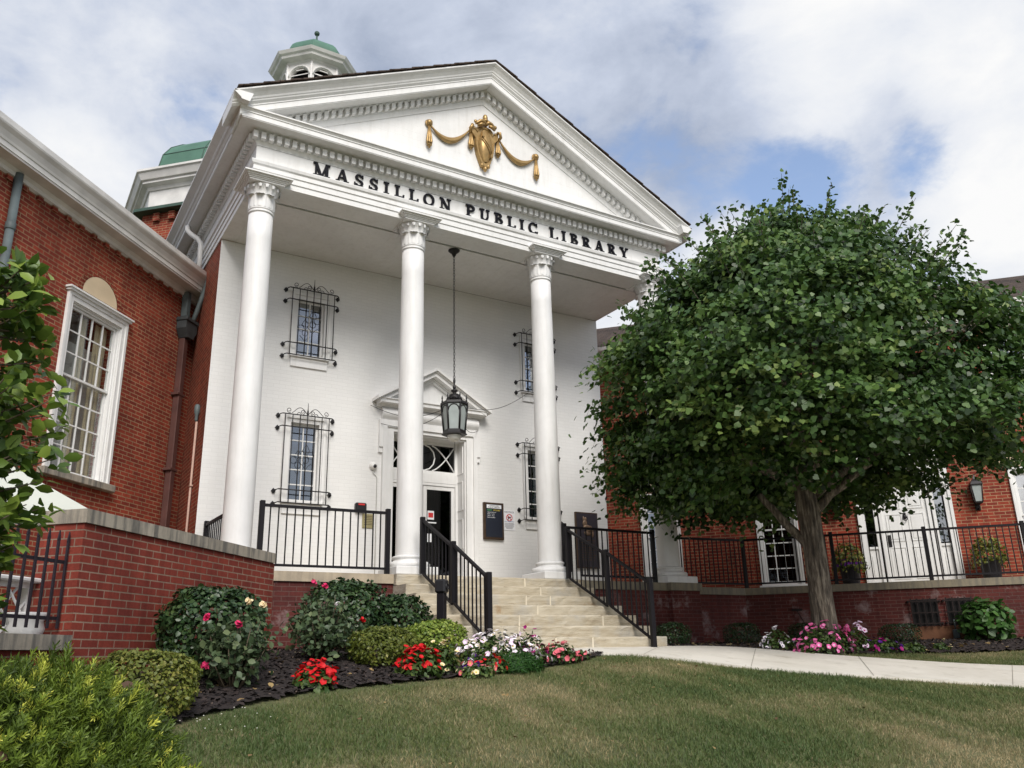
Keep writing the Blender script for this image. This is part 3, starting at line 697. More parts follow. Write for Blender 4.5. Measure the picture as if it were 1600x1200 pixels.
def word(text, x0, x1, first=.25, rest=.232, z=6.405):
    ws = [letter_shapes(c)[0]*(first if i == 0 else rest) for i, c in enumerate(text)]; gap = (x1-x0-sum(ws))/(len(text)-1); x = x0
    for i, c in enumerate(text):
        mb, _ = letter_mesh(c, x, z+.028-(.010 if i == 0 else 0), first if i == 0 else rest, FY, .034); mb.build('letter', M['letter'], lib); x += ws[i]+gap
word('MASSILLON', -3.28, -.70); word('PUBLIC', -.40, 1.16); word('LIBRARY', 1.44, 3.38)

# gold crest ----------------------------------------------------------
def crest():
    y = FY-.004; mb = MB()
    # cartouche: outline of the backing plate, then the raised shield
    out = [(0, 7.50), (.085, 7.56), (.125, 7.66), (.175, 7.80), (.21, 7.98), (.215, 8.12), (.30, 8.22), (.31, 8.36), (.235, 8.37), (.20, 8.30), (.17, 8.37), (.13, 8.42), (0, 8.45)]
    ring = [(x, z) for x, z in out]+[(-x, z) for x, z in out[-2:0:-1]]
    c = Vector((0, 8.05)); n = len(ring)
    lay = [(1, 0), (1, .055), (.94, .085), (.82, .085), (.78, .07)]
    v = []; f = []
    for s, d in lay: v += [(c.x+(x-c.x)*s, y-d, c.y+(z-c.y)*s) for x, z in ring]
    for i in range(len(lay)-1):
        for k in range(n): f.append((i*n+k, i*n+(k+1) % n, (i+1)*n+(k+1) % n, (i+1)*n+k))
    f.append(tuple((len(lay)-1)*n+k for k in range(n))); mb.add(v, f)
    crest_o = mb.build('crest', M['gold'], lib)
    sh = MB(); rows = 16; cols = 12; v = []; f = []
    for i in range(rows+1):
        t = i/rows; z = 7.64+t*.70; hw = .02+.125*math.sin(pi*min(1, t*.93+.03))**.75
        for k in range(cols+1):
            u = -1+2*k/cols; v.append((u*hw, y-.075-.085*math.sqrt(max(0, 1-u*u))*math.sin(pi*(t*.9+.05)), z))
    for i in range(rows):
        for k in range(cols): q = i*(cols+1)+k; f.append((q, q+1, q+cols+2, q+cols+1))
    sh.add(v, f, 0, True); sh.build('shield', M['gold'], crest_o)
    b = MB(); b.tube([(-.10, y-.15, 8.16), (-.02, y-.178, 8.03), (.06, y-.175, 7.92), (.10, y-.15, 7.82)], .009, 6)
    b.tube([(-.13, y-.14, 8.12), (-.04, y-.172, 7.99), (.04, y-.172, 7.88), (.085, y-.15, 7.79)], .009, 6)
    b.box(-.105, -.055, y-.165, y-.12, 8.14, 8.25); b.box(.075, .125, y-.15, y-.11, 7.74, 7.83); b.build('bend', M['gold'], crest_o)
    a = MB(); a.sphere((0, y-.09, 8.60), (.052, .052, .085), 12, 8); a.lathe([(.02, 0), (.06, .02), (.065, .05), (.03, .06)], 12, (0, y-.09, 8.50))
    for sx in (-1, 1):
        pts = [(0, y-.10, 8.44), (sx*.06, y-.13, 8.50), (sx*.12, y-.12, 8.49), (sx*.18, y-.11, 8.44), (sx*.22, y-.10, 8.40)]
        a.tube(pts, [.036, .042, .036, .03, .014], 8); a.tube([(sx*.05, y-.14, 8.42), (sx*.12, y-.15, 8.40), (sx*.19, y-.12, 8.37)], [.03, .035, .02], 8)
        a.sphere((sx*.215, y-.10, 8.46), (.038, .03, .038), 8, 6)
    a.build('plume', M['gold'], crest_o)
    k = MB(); k.sphere((0, y-.06, 7.50), (.042, .045, .06), 10, 6)
    for sx in (-1, 1): k.sphere((sx*.066, y-.06, 7.57), (.042, .035, .048), 10, 6)
    k.build('pendant', M['gold'], crest_o)
    for sx in (-1, 1):
        sw = MB(); N_ = 22
        for j, (oz, rr) in enumerate(((.012, .9), (.042, .62), (-.022, .72), (-.05, .5))):
            pts = []; rad = []
            for i in range(N_+1):
                t = i/N_; x = sx*(1.15-.83*t); z = 8.11+.16*t-.29*math.sin(pi*t)**.9-(oz*math.sin(pi*t)); pts.append((x, y-.055+abs(oz)*.4, z)); rad.append((.012+.026*math.sin(pi*t))*rr)
            sw.tube(pts, rad, 8)
        sw.build('swag', M['gold'], crest_o)
        for (x0, zt, L_, w0) in ((sx*1.165, 8.10, .50, .046), (sx*.295, 8.22, .38, .038)):
            ts = MB()
            for q in (-1, 0, 1):
                ts.tube([(x0+q*.008, y-.05, zt), (x0+q*.030, y-.055, zt-L_*.45), (x0+q*.042, y-.055, zt-L_*.72), (x0+q*.030, y-.055, zt-L_+abs(q)*.05)], [.012, .019, .025, .018], 7)
            ts.bbox(x0-w0, x0+w0, y-.095, y-.01, zt-L_*.80, zt-L_*.76, .006); ts.bbox(x0-w0*.8, x0+w0*.8, y-.09, y-.01, zt-L_*.90, zt-L_*.87, .006); ts.build('tassel', M['gold'], crest_o)
        rs = MB(); rs.sphere((sx*1.165, y-.06, 8.135), (.06, .05, .06), 12, 8); rs.tube([(sx*1.165+.062*math.cos(a_), y-.03, 8.135+.062*math.sin(a_)) for a_ in np.linspace(0, 2*pi, 12, endpoint=False)], .016, 6, 0, True); rs.build('rosette', M['gold'], crest_o)
        bw = MB(); bw.tube([(sx*.30, y-.03, 8.20), (sx*.33, y-.11, 8.27), (sx*.30, y-.13, 8.34), (sx*.27, y-.08, 8.36)], .032, 8); bw.build('bow', M['gold'], crest_o)
crest()

# columns -------------------------------------------------------------
def column(x, first=None):
    if first:
        c = dup(first, lib, (x, 0, 0))
        for ch in first.children: dup(ch, c)
        return c
    NECK = 5.60; prof = [(.212, .255)]
    for i in range(13):
        t = i/12; prof.append((.212-.020*t**1.8, .27+(NECK-.05-.27)*t))
    c = MB().lathe(prof, 40).build('column', M['white'], lib); c.location = (x, 0, 0)
    b = MB(); b.bbox(-.365, .365, -.365, .365, -.06, .065, .01)
    arc = lambda cx, cz, r, a0, a1, n=7: [(cx+r*math.cos(R(a0+(a1-a0)*i/n)), cz+r*math.sin(R(a0+(a1-a0)*i/n))) for i in range(n+1)]
    pr = [(.30, .066)]+arc(.292, .112, .046, -90, 90)+[(.272, .166)]+[(.258-.012*math.sin(pi*i/5), .17+.03*i/5) for i in range(6)]+arc(.245, .224, .024, -90, 90, 5)+[(.222, .252), (.212, .262)]
    b.lathe(pr, 40); b.build('base', M['white'], c)
    k = MB(); k.lathe([(.192, -.055), (.205, -.05), (.212, -.035), (.205, -.02), (.196, -.018), (.196, .0), (.206, .006), (.210, .02), (.204, .034), (.188, .04), (.188, .20), (.196, .30), (.222, .37), (.268, .415), (.27, .425)], 32, (0, 0, NECK))
    def leaf(a, h, w, base, curl, r0=.192):
        n = 9; v = []; f = []
        for i in range(n+1):
            t = i/n; zz = base+h*math.sin(min(t*1.15, 1)*pi/2)-max(0, t-.82)*h*.9
            bell = r0+.012+(.0 if zz < .2 else .06*((zz-.2)/.2)**2); rad = bell+curl*max(0, t-.6)**1.5*3.2
            hw = w*(.75+.45*math.sin(pi*min(t*1.05, 1)))*(1-.85*max(0, t-.75)*2)*.5*(1+.13*math.sin(t*22))
            for q in (-1, -.5, 0, .5, 1): aa = a+q*hw/rad; rr = rad+.010*(1-abs(q))+(-.004 if abs(q) == .5 else 0); v.append((rr*math.cos(aa), rr*math.sin(aa), zz))
        for i in range(n):
            for q in range(4): p = i*5+q; f.append((p, p+1, p+6, p+5))
        o = len(v); v2 = [(x_*.955, y_*.955, z_-.003) for x_, y_, z_ in v]; f2 = [tuple(o+i for i in g[::-1]) for g in f]; k.add([(x_, y_, z_+NECK) for x_, y_, z_ in v+v2], f+f2, 0, True)
    for i in range(8): leaf(i*pi/4+pi/8, .22, .155, .035, .105)
    for i in range(16): leaf(i*pi/8, .375, .078, .035, .05)
    k.bbox(-.285, .285, -.285, .285, NECK+.425, NECK+.455, .008); k.build('capital', M['white'], c)
    e = MB()      # moulded block between capital and architrave
    for o, z0, z1 in ((.30, 6.056, 6.075), (.32, 6.075, 6.095), (.345, 6.095, 6.12), (.385, 6.12, 6.142)): e.box(-o, o, -o, o, z0, z1)
    e.build('impost_block', M['white'], c); return c
c0 = column(COLX[0])
for x in COLX[1:]: column(x, c0)

# windows of the portico wall ------------------------------------------
def pane_grid(mb, x0, x1, z0, z1, nx, nz, y0, y1, w=.022):
    for i in range(1, nx): x = x0+(x1-x0)*i/nx; mb.box(x-w/2, x+w/2, y0, y1, z0, z1)
    for j in range(1, nz): z = z0+(z1-z0)*j/nz; mb.box(x0, x1, y0+.002, y1-.002, z-w/2, z+w/2)
def sash_frame(mb, x0, x1, z0, z1, y0, y1, w):
    mb.box(x0, x0+w, y0, y1, z0, z1); mb.box(x1-w, x1, y0, y1, z0, z1); mb.box(x0+w, x1-w, y0+.001, y1-.001, z0, z0+w); mb.box(x0+w, x1-w, y0+.001, y1-.001, z1-w, z1)
def grille(cx, z0, z1, y, wy, parent):
    """wrought iron window grille standing y, wall plane at wy; z0..z1"""
    mb = MB(); hw = .40; r = .0085
    for i in range(7): x = cx-hw+2*hw*i/6; mb.tube([(x, y, z0-(.0 if i not in (0, 6) else .0)), (x, y, z1)], r, 6)
    for z in (z0, z0+.225, z1-.225, z1):
        mb.tube([(cx-hw-.05, y, z), (cx+hw+.05, y, z)], r*1.25, 6)
        for sx in (-1, 1):      # bracket to the wall with a lozenge plate
            x = cx+sx*(hw+.05); mb.tube([(x, y, z), (x+sx*.03, y+.01, z-.012), (x+sx*.05, y+(wy-y)*.6, z-.02), (x+sx*.05, wy, z-.02)], r*1.1, 6)
            X = x+sx*.05; zc = z-.02
            mb.prism([(X-.042, zc), (X, zc-.05), (X+.042, zc), (X, zc+.05)], 'y', wy-.022, wy-.001); mb.prism([(X-.028, zc-.030), (X+.028, zc-.030), (X+.028, zc+.030), (X-.028, zc+.030)], 'y', wy-.032, wy-.02)
    # crest of scrolls
    mb.tube([(cx, y, z1), (cx, y, z1+.235)], [.011, .004], 6); mb.sphere((cx, y, z1+.06), (.018, .018, .05), 8, 6)
    for sx in (-1, 1):
        p = []
        for i in range(15):
            t = i/14; p.append((cx+sx*(.01+.28*t), y, z1+.02+.135*math.sin(pi*min(1, t*1.02))**1.1*(1-.35*t)))
        mb.tube(p, r*.7, 5)
        def spiral(ox, oz, R0, a0, turns, n=18):
            return [(ox+sx*R0*(1-.72*i/n)*math.cos(a0+turns*2*pi*i/n), y, oz+R0*(1-.72*i/n)*math.sin(a0+turns*2*pi*i/n)) for i in range(n+1)]
        mb.tube(spiral(cx+sx*.335, z1+.068, .050, -pi/2-.5, 1.25), r*.7, 5); mb.tube(spiral(cx+sx*.095, z1+.055, .045, -pi/2, -1.25), r*.7, 5)
        mb.tube([(cx+sx*(.155+.035*math.cos(a)), y, z1+.004+.04*math.sin(a)) for a in np.linspace(0, pi, 9)], r*.7, 5)
    # trefoil in the middle
    zc = z0+(z1-z0)*.53
    for dx, dz, rr in ((-.085, .02, .062), (.085, .02, .062), (0, -.07, .055)):
        mb.tube([(cx+dx+rr*math.cos(a), y-.004, zc+dz+rr*math.sin(a)) for a in np.linspace(0, 2*pi, 16, endpoint=False)], r*.65, 5, 0, True)
    mb.tube([(cx-.066, y-.004, zc+.09), (cx-.04, y-.004, zc+.15), (cx, y-.004, zc+.21), (cx+.04, y-.004, zc+.15), (cx+.066, y-.004, zc+.09), (cx, y-.004, zc+.06), (cx-.066, y-.004, zc+.09)], r*.65, 5)
    mb.tube([(cx-.10, y-.004, zc-.13), (cx-.05, y-.004, zc-.17), (cx, y-.004, zc-.24), (cx+.05, y-.004, zc-.17), (cx+.10, y-.004, zc-.13)], r*.65, 5)
    return mb.build('grille', M['iron'], parent)
for sx in (-1, 1):
    for (z0, z1), rows, (gz0, gz1) in ((WLO, 5, (1.32, 2.895)), (WUP, 4, (4.015, 5.315))):
        cx = sx*WINX; mb = MB()
        # moulded architrave proud of the wall
        for a, w, d in ((.26, .075, .022), (.335, .05, .045)):
            mb.box(cx-a-w, cx-a, D-d, D-.001, z0, z1+w+(a-.26)); mb.box(cx+a, cx+a+w, D-d, D-.001, z0, z1+w+(a-.26)); mb.box(cx-a, cx+a, D-d+.001, D-.001, z1+(a-.26), z1+w+(a-.26)-.001)
        sash_frame(mb, cx-.259, cx+.259, z0+.001, z1-.001, D+.07, D+.12, .035); pane_grid(mb, cx-.224, cx+.224, z0+.036, z1-.036, 2, rows, D+.08, D+.11, .020)
        f = mb.build('window', M['white'], lib)
        MB().box(cx-.22, cx+.22, D+.094, D+.097, z0+.03, z1-.03).build('pane', M['glass_mirror'], f)
        s = MB(); s.bbox(cx-.37, cx+.37, D-.075, D-.001, z0-.055, z0-.001, .008); s.bbox(cx-.345, cx+.345, D-.035, D-.001, z0-.235, z0-.056, .006); s.build('sill', M['white'], f)
        grille(cx, gz0, gz1, D-.13, D, f)
        c = MB()
        for k in range(10): xx = cx-.22+k*.044; c.box(xx, xx+.044, D+.15+.012*(k % 2), D+.17+.012*(k % 2), z0+.02, z0+(z1-z0)*(.62 if rows == 5 else .5))
        c.build('curtain', M['sheer'], f)

# entrance --------------------------------------------------------------
def entrance():
    e = MB(); y = D
    # eared architrave in two steps; opening +-.78 x 2.83
    for a0, a1, d, top in ((.78, .92, .04, .13), (.92, 1.00, .075, .205)):
        e.box(-a1, -a0, y-d, y-.001, -.06, 2.83+top); e.box(a0, a1, y-d, y-.001, -.06, 2.83+top); e.box(-a0, a0, y-d+.001, y-.001, 2.83+(top-.13 if d > .05 else 0), 2.83+top-.001)
    e.box(-.775, .775, y-.076, y-.041, 2.83+.07, 2.83+.20)
    for sx in (-1, 1): a, b = sorted((sx*1.001, sx*1.075)); e.box(a, b, y-.073, y-.001, 2.50, 3.034); e.box(a, b, y-.045, y-.001, 2.40, 2.499)
    # pulvinated frieze
    pr = [(y-.001, 3.036), (y-.05, 3.036)]+[(y-.05-.07*math.sin(pi*i/8), 3.04+.24*i/8) for i in range(9)]+[(y-.05, 3.285), (y-.001, 3.285)]
    e.prism(pr, 'x', -1.03, 1.03)
    pr = [(y-.001, 3.286), (y-.08, 3.286), (y-.10, 3.31), (y-.12, 3.325), (y-.23, 3.33), (y-.23, 3.385), (y-.26, 3.40), (y-.26, 3.415), (y-.001, 3.42)]
    e.prism(pr, 'x', -1.13, 1.13)
    s = e.build('door_surround', M['white'], lib)
    p = MB(); SLp = .595; AP = 4.10
    def rk(o0, o1, h0, h1, xe):
        v = []
        for o, h in ((o0, h0), (o1, h0), (o1, h1), (o0, h1)): v += [(-xe, y-o, h-SLp*xe), (0, y-o, h), (xe, y-o, h-SLp*xe)]
        f = []
        for i in range(4):
            j = (i+1) % 4
            for k in range(2): f.append((i*3+k, i*3+k+1, j*3+k+1, j*3+k))
        f += [(0, 3, 6, 9), (2, 11, 8, 5)]; p.add(v, f)
    rk(.001, .09, 3.90, 3.95, .80); rk(.001, .12, 3.951, 3.985, .95); rk(.001, .24, 3.986, 4.06, 1.14); rk(.001, .27, 4.061, 4.085, 1.17); rk(.001, .315, 4.086, 4.15, 1.215)
    p.prism([(-.85, 3.421), (.85, 3.421), (0, 3.94)], 'y', y-.03, y-.002); p.build('pediment', M['white'], s)
    # panelled reveals, threshold, lining
    j = MB(); yb = y+.52
    for sx in (-1, 1):
        a, b = sorted((sx*.778, sx*.755)); j.box(a, b, y+.002, yb, -.06, 2.828)
        for z0, z1 in ((.0, .55), (.72, 1.28), (1.46, 2.02), (2.18, 2.72)):
            for q in ((y+.07, y+.085, z0, z1), (y+.43, y+.445, z0, z1)): a2, b2 = sorted((sx*.755, sx*.742)); j.box(a2, b2, q[0], q[1], q[2], q[3])
            for q in (z0, z1): a2, b2 = sorted((sx*.755, sx*.743)); j.box(a2, b2, y+.086, y+.429, q-.008, q+.008)
    j.box(-.754, .754, y+.002, yb, 2.80, 2.828); j.build('reveal', M['white'], s)
    # transom light with intersecting tracery
    t = MB(); ty0, ty1 = y+.30, y+.36; sash_frame(t, -.754, .754, 2.16, 2.80, ty0, ty1, .06); t.box(-.754, .754, ty0-.015, ty1+.03, 1.985, 2.159)
    def arc(cx, cz, r, a0, a1, yy): t.tube([(cx+r*math.cos(R(a)), yy, cz+r*math.sin(R(a))) for a in np.linspace(a0, a1, 14)], .014, 6)
    arc(0, 2.48, .26, 0, 360, y+.325)
    for sx in (-1, 1):
        t.tube([(sx*(.20+.49*k/9), y+.327, 2.73-.50*(k/9)**1.5) for k in range(10)], .014, 6); t.tube([(sx*(.20+.49*k/9), y+.329, 2.23+.50*(k/9)**1.5) for k in range(10)], .014, 6)
    to = t.build('transom_light', M['white'], s); MB().box(-.69, .69, y+.331, y+.335, 2.21, 2.75).build('pane', M['glass_dark'], to)
    # two glazed leaves in their frame
    fr = MB(); fr.box(-.754, -.70, y+.29, y+.37, -.06, 1.984); fr.box(.70, .754, y+.29, y+.37, -.06, 1.984); fr.box(-.699, .699, y+.291, y+.369, 1.93, 1.984); fr.build('door_frame', M['white'], s)
    for sx in (-1, 1):
        l = MB(); a, b = sorted((sx*.012, sx*.695)); sash_frame(l, a, b, -.045, 1.925, y+.31, y+.35, .075); l.box(a+.076, b-.076, y+.311, y+.349, .03, .17)
        l.box(b-.03 if sx > 0 else a+.005, b-.005 if sx > 0 else a+.03, y+.30, y+.31, 1.55, 1.75, 0)
        lo = l.build('door_leaf', M['white'], s)
        g = MB(); g.box(a+.07, b-.07, y+.329, y+.333, .16, 1.86); g.build('door_glass', M['glass_dark'], lib).parent = s
        st = MB(); cx = (a+b)/2-.02*0
        if sx > 0:
            x0 = a+.10; st.box(x0, x0+.14, y+.325, y+.3285, 1.27, 1.44); st.box(x0+.02, x0+.12, y+.322, y+.3248, 1.31, 1.40, 1); st.build('door_sticker', [M['signwhite'], M['red']], s); MB().box(x0, x0+.19, y+.325, y+.3285, 1.20, 1.225).build('door_sticker', M['signwhite'], s); MB().box(x0, x0+.10, y+.325, y+.3285, .84, 1.0).build('door_sticker', M['signwhite'], s)
    h = MB(); h.box(-.1, -.075, y+.25, y+.31, .85, 1.05); h.build('door_handle', M['iron'], s)
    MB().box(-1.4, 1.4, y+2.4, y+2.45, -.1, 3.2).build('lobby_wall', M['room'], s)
entrance()
# white gutter pipe that drops off the left eave, then the lead pipes and hopper in the corner
mb = MB(); mb.tube([(-4.56, 3.58, 6.93), (-4.56, 3.57, 6.84), (-4.52, 3.52, 6.76), (-4.38, 3.38, 6.60), (-4.33, 3.34, 6.50), (-4.32, 3.33, 5.75)], .05, 10); mb.build('downspout', M['white'], lib)

# rotunda with green domes ------------------------------------------------
rot = thing('rotunda', 'octagonal brick drum with green copper dome and louvred lantern, behind the portico roof', 'rotunda', (0, 11.0, 0))
A8 = pi/8
def octo(name, prof, mat, parent=rot, n=8, sm=False):
    return MB().lathe(prof, n, (0, 0, 0), 0, sm, A8).build(name, mat, parent)
mb = MB(); mb.lathe([(5.24, -1.3), (5.24, 9.72)], 8, (0, 0, 0), 0, False, A8)
for k in range(8):
    a = A8+k*pi/4; b = a+pi/4; p, q = Vector((5.24*math.cos(a), 5.24*math.sin(a))), Vector((5.24*math.cos(b), 5.24*math.sin(b))); nrm = (p+q).normalized()
    for i in range(1, 9):
        c = p.lerp(q, i/9); t = (q-p).normalized(); h = .085
        pts = [c-t*h+nrm*-.02, c+t*h-nrm*.02, c+t*h+nrm*.09, c-t*h+nrm*.09]; mb.prism([tuple(x) for x in pts], 'z', 9.48, 9.70)
mb.build('drum_wall', M['drum_brick'], rot)
octo('flashing', [(5.2, 9.72), (5.50, 9.72), (5.50, 9.80), (5.1, 9.86)], M['copper_dark'])
octo('drum_frieze', [(5.14, 9.84), (5.14, 10.46), (5.18, 10.47), (5.22, 10.55), (5.36, 10.60), (5.36, 10.66), (5.42, 10.68), (5.50, 10.84), (5.55, 10.87), (5.55, 10.93), (4.9, 11.0)], M['white_old'])
DOME = [(4.98, 10.95), (4.97, 11.35), (4.90, 11.70), (4.70, 12.02), (4.38, 12.28), (3.95, 12.50), (3.4, 12.74), (2.8, 13.02), (2.0, 13.45), (1.2, 14.0)]
dome = octo('dome', DOME, M['copper'])
mb = MB()
for k in range(8):
    for j in range(3):
        a = A8+k*pi/4; b = a+pi/4; fr = j/3
        pts = []
        for r, zz in DOME:
            p = Vector((r*math.cos(a), r*math.sin(a))).lerp(Vector((r*math.cos(b), r*math.sin(b))), fr); pts.append((p.x, p.y, zz+.004))
        mb.tube(pts, .016, 5)
for r, zz in (DOME[2], DOME[5], DOME[7]): mb.tube([(r*math.cos(A8+k*pi/4), r*math.sin(A8+k*pi/4), zz+.004) for k in range(8)], .016, 5, 0, True)
mb.build('seam', M['copper_dark'], dome)
cup = octo('cupola', [(1.28, 12.6), (1.28, 14.9), (1.20, 14.95)], M['white_old'])
ap = 1.0*math.cos(A8)
cw = MB()
for k in range(8):      # eight walls with an arched louvred opening each
    a = k*pi/4; ct, stn = math.cos(a), math.sin(a); hw = 1.08*math.sin(A8); r0 = 1.08*math.cos(A8); ow = .32; zb, zs, zt = 15.15, 16.46, 16.93
    def W(u, z, r): return (r*ct-u*stn, r*stn+u*ct, z)
    arch = [(ow*math.cos(t), zs+ow*math.sin(t)) for t in np.linspace(0, pi, 11)]
    inner = [(ow, zb)]+arch+[(-ow, zb)]
    # left and right jamb, the piece under and the spandrel as a fan to the top edge
    for q in ([(-hw, 14.93), (hw, 14.93), (hw, zb), (-hw, zb)], [(-hw, zb), (-ow, zb), (-ow, zs), (-hw, zs)], [(ow, zb), (hw, zb), (hw, zs), (ow, zs)]):
        cw.add([W(u, z, r0) for u, z in q], [(0, 1, 2, 3)])
    for i in range(10):
        (u0, z0), (u1, z1) = arch[i], arch[i+1]; t0, t1 = hw*(1-2*i/10), hw*(1-2*(i+1)/10)
        cw.add([W(u0, z0, r0), W(t0, zt if i else zs, r0) if 0 else W(t0, zt, r0), W(t1, zt, r0), W(u1, z1, r0)], [(0, 1, 2, 3)])
    cw.add([W(ow, zs, r0), W(hw, zs, r0), W(hw, zt, r0)], [(0, 1, 2)]); cw.add([W(-ow, zs, r0), W(-hw, zt, r0), W(-hw, zs, r0)], [(0, 1, 2)])
    for i in range(len(inner)-1):
        (u0, z0), (u1, z1) = inner[i], inner[i+1]; cw.add([W(u0, z0, r0), W(u1, z1, r0), W(u1, z1, r0-.14), W(u0, z0, r0-.14)], [(0, 1, 2, 3)])
    cw.tube([W(1.13*u, zs+(z-zs)*1.13, r0+.015) for u, z in arch], .028, 6)
    cw.tube([W(hw, 14.95, r0), W(hw, 16.93, r0)], .045, 6)
cw.lathe([(1.08, 16.92), (1.10, 16.94), (1.13, 16.99), (1.34, 17.03), (1.37, 17.10), (1.44, 17.14), (1.50, 17.23), (.9, 17.29)], 8, (0, 0, 0), 0, False, A8)
cw.build('cupola_wall', M['white_old'], cup)
lv = MB()
for k in range(8):
    a = k*pi/4; ct, stn = math.cos(a), math.sin(a); r0 = 1.08*math.cos(A8)
    for i in range(9):
        z = 15.2+i*.185; hw_ = .32 if z < 16.42 else math.sqrt(max(.0, .32**2-(z+.07-16.46)**2))
        if hw_ < .05: continue
        v = []
        for u, dr, dz in ((-hw_, -.02, 0), (hw_, -.02, 0), (hw_, -.13, .10), (-hw_, -.13, .10), (-hw_, -.02, .028), (hw_, -.02, .028), (hw_, -.13, .128), (-hw_, -.13, .128)):
            r = r0+dr; v.append((r*ct-u*stn, r*stn+u*ct, z+dz))
        lv.add(v, [(0, 3, 2, 1), (4, 5, 6, 7), (0, 1, 5, 4), (1, 2, 6, 5), (2, 3, 7, 6), (3, 0, 4, 7)])
lv.build('louvre', M['white_old'], cup)
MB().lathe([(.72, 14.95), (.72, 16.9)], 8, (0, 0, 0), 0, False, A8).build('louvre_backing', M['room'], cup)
MB().lathe([(1.08, 17.25), (1.08, 17.45), (1.05, 17.66), (.97, 17.84), (.83, 18.0), (.63, 18.14), (.40, 18.25), (.2, 18.32), (.05, 18.36)], 8, (0, 0, 0), 0, False, A8).build('cupola_dome', M['copper'], cup)
mb = MB(); mb.lathe([(.12, 18.30), (.07, 18.45), (.03, 18.70), (.03, 18.82)], 10); mb.sphere((0, 0, 18.89), .09, 12, 8); mb.build('finial', M['copper_dark'], cup)

# ------------------------------------------------------------------ terrace, steps
def offset(path, o):
    """offset an open polyline to its right-hand side by o with mitred corners"""
    P_ = [Vector(p) for p in path]; out = []
    for i, p in enumerate(P_):
        ns = []
        if i > 0: d = (p-P_[i-1]).normalized(); ns.append(Vector((d.y, -d.x)))
        if i < len(P_)-1: d = (P_[i+1]-p).normalized(); ns.append(Vector((d.y, -d.x)))
        if len(ns) == 1: out.append(p+ns[0]*o)
        else: m = (ns[0]+ns[1]).normalized(); out.append(p+m*(o/max(.3, m.dot(ns[0]))))
    return out
def strip(mb, path, o0, o1, z0, z1, mi=0):
    a, b = offset(path, o0), offset(path, o1); n = len(a)
    v = [(p.x, p.y, z) for z in (z0, z1) for q in (a, b) for p in q]; f = []
    I = lambda zi, s_, i: zi*2*n+s_*n+i
    for i in range(n-1):
        f += [(I(0, 1, i), I(0, 1, i+1), I(1, 1, i+1), I(1, 1, i)), (I(1, 0, i), I(1, 1, i), I(1, 1, i+1), I(1, 0, i+1)), (I(0, 0, i), I(0, 0, i+1), I(0, 1, i+1), I(0, 1, i)), (I(0, 0, i), I(1, 0, i), I(1, 0, i+1), I(0, 0, i+1))]
    f += [(I(0, 0, 0), I(0, 1, 0), I(1, 1, 0), I(1, 0, 0)), (I(0, 0, n-1), I(1, 0, n-1), I(1, 1, n-1), I(0, 1, n-1))]
    return mb.add(v, f, mi)
ter = thing('terrace', 'raised brick terrace with stone coping under the columns and along the right wing', 'terrace')
TW = lambda t, n=0: (6.235+SW*t+CW*n, .25-CW*t+SW*n)       # along the right wing edge; n inwards
LW = lambda t, n=0: (-6.235-SW*t-CW*n, .25-CW*t+SW*n)
PR_ = [(1.73, -.42), (1.73, -.40), (3.64, -.33), (3.66, -.42), (4.42, -.42), (4.42, .25), (6.235, .25), TW(9.5)]
PR_ = [(1.73, -.33), (3.66, -.33), (3.66, -.43), (4.42, -.43), (4.42, .25), (6.235, .25), TW(9.5)]
PLF = [(-6.235, .25), (-4.42, .25), (-4.42, -.43), (-3.66, -.43), (-3.66, -.33), (-1.73, -.33), ]
w = MB()
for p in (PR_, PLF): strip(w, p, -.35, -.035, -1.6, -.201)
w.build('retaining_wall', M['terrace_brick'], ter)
c = MB(); strip(c, PR_, -.40, .0, -.20, -.062); c.build('coping', M['stone_dark'], ter)
c = MB(); strip(c, PLF, -.40, .0, -.20, -.062); c.build('coping', M['stone'], ter)
fl = MB(); poly = [(-6.1, .62), (-4.2, .5), (-4.1, .05), (-1.70, .05), (-1.70, -.30), (1.70, -.30), (1.70, .05), (4.1, .05), (4.2, .5), TW(.05, .36), TW(9.4, .36), TW(9.4, 1.5), (6.1, 2.4), (4.2, 4.6), (4.2, D-.01), (-4.2, D-.01), (-4.2, 3.4)]
fl.prism(poly, 'z', -.14, -.066); fl.build('floor', M['stone'], ter)
# two barred basement windows in the right-hand terrace wall
for t0, t1 in ((3.04, 3.50), (3.66, 4.10)):
    g = MB(); V = lambda t, z, o: (*TW(t, .035-o), z)
    def bar(t_a, t_b, za, zb, o0, o1, mi=0):
        v = [V(t, z, o) for z in (za, zb) for o in (o0, o1) for t in (t_a, t_b)]; g.add(v, [(0, 1, 3, 2), (4, 6, 7, 5), (0, 4, 5, 1), (2, 3, 7, 6), (0, 2, 6, 4), (1, 5, 7, 3)], mi)
    bar(t0, t1, -.90, -.41, .001, .006, 1)  # flat black sheet on the wall, painted as the shaded window hole
    for i in range(5): tt = t0+(t1-t0)*i/4; bar(tt-.009, tt+.009, -.92, -.39, .05, .066)
    for z in (-.86, -.66, -.45): bar(t0-.05, t1+.05, z-.010, z+.010, .067, .078)
    for z in (-.86, -.45):
        for tt in (t0-.05, t1+.05): bar(tt-.012, tt+.012, z-.02, z+.02, .001, .066)
    g.build('barred_window', [M['rust'], M['room']], ter)
g = MB(); v = [(*TW(t, .035-o), z) for z in (-1.3, -.91) for o in (.0008, .004) for t in (2.98, 4.15)]; g.add(v, [(0, 1, 3, 2), (4, 6, 7, 5), (0, 4, 5, 1), (2, 3, 7, 6), (0, 2, 6, 4), (1, 5, 7, 3)]); g.build('stained_base', M['rustwall'], ter)
ub = MB(); ub.bbox(-.055, .055, -.07, 0, -.08, .08, .012); ub.tube([(0, -.035, .08), (0, -.035, .26)], .014, 8); ub.bbox(-.04, .04, -.078, -.071, -.05, .05, .006)
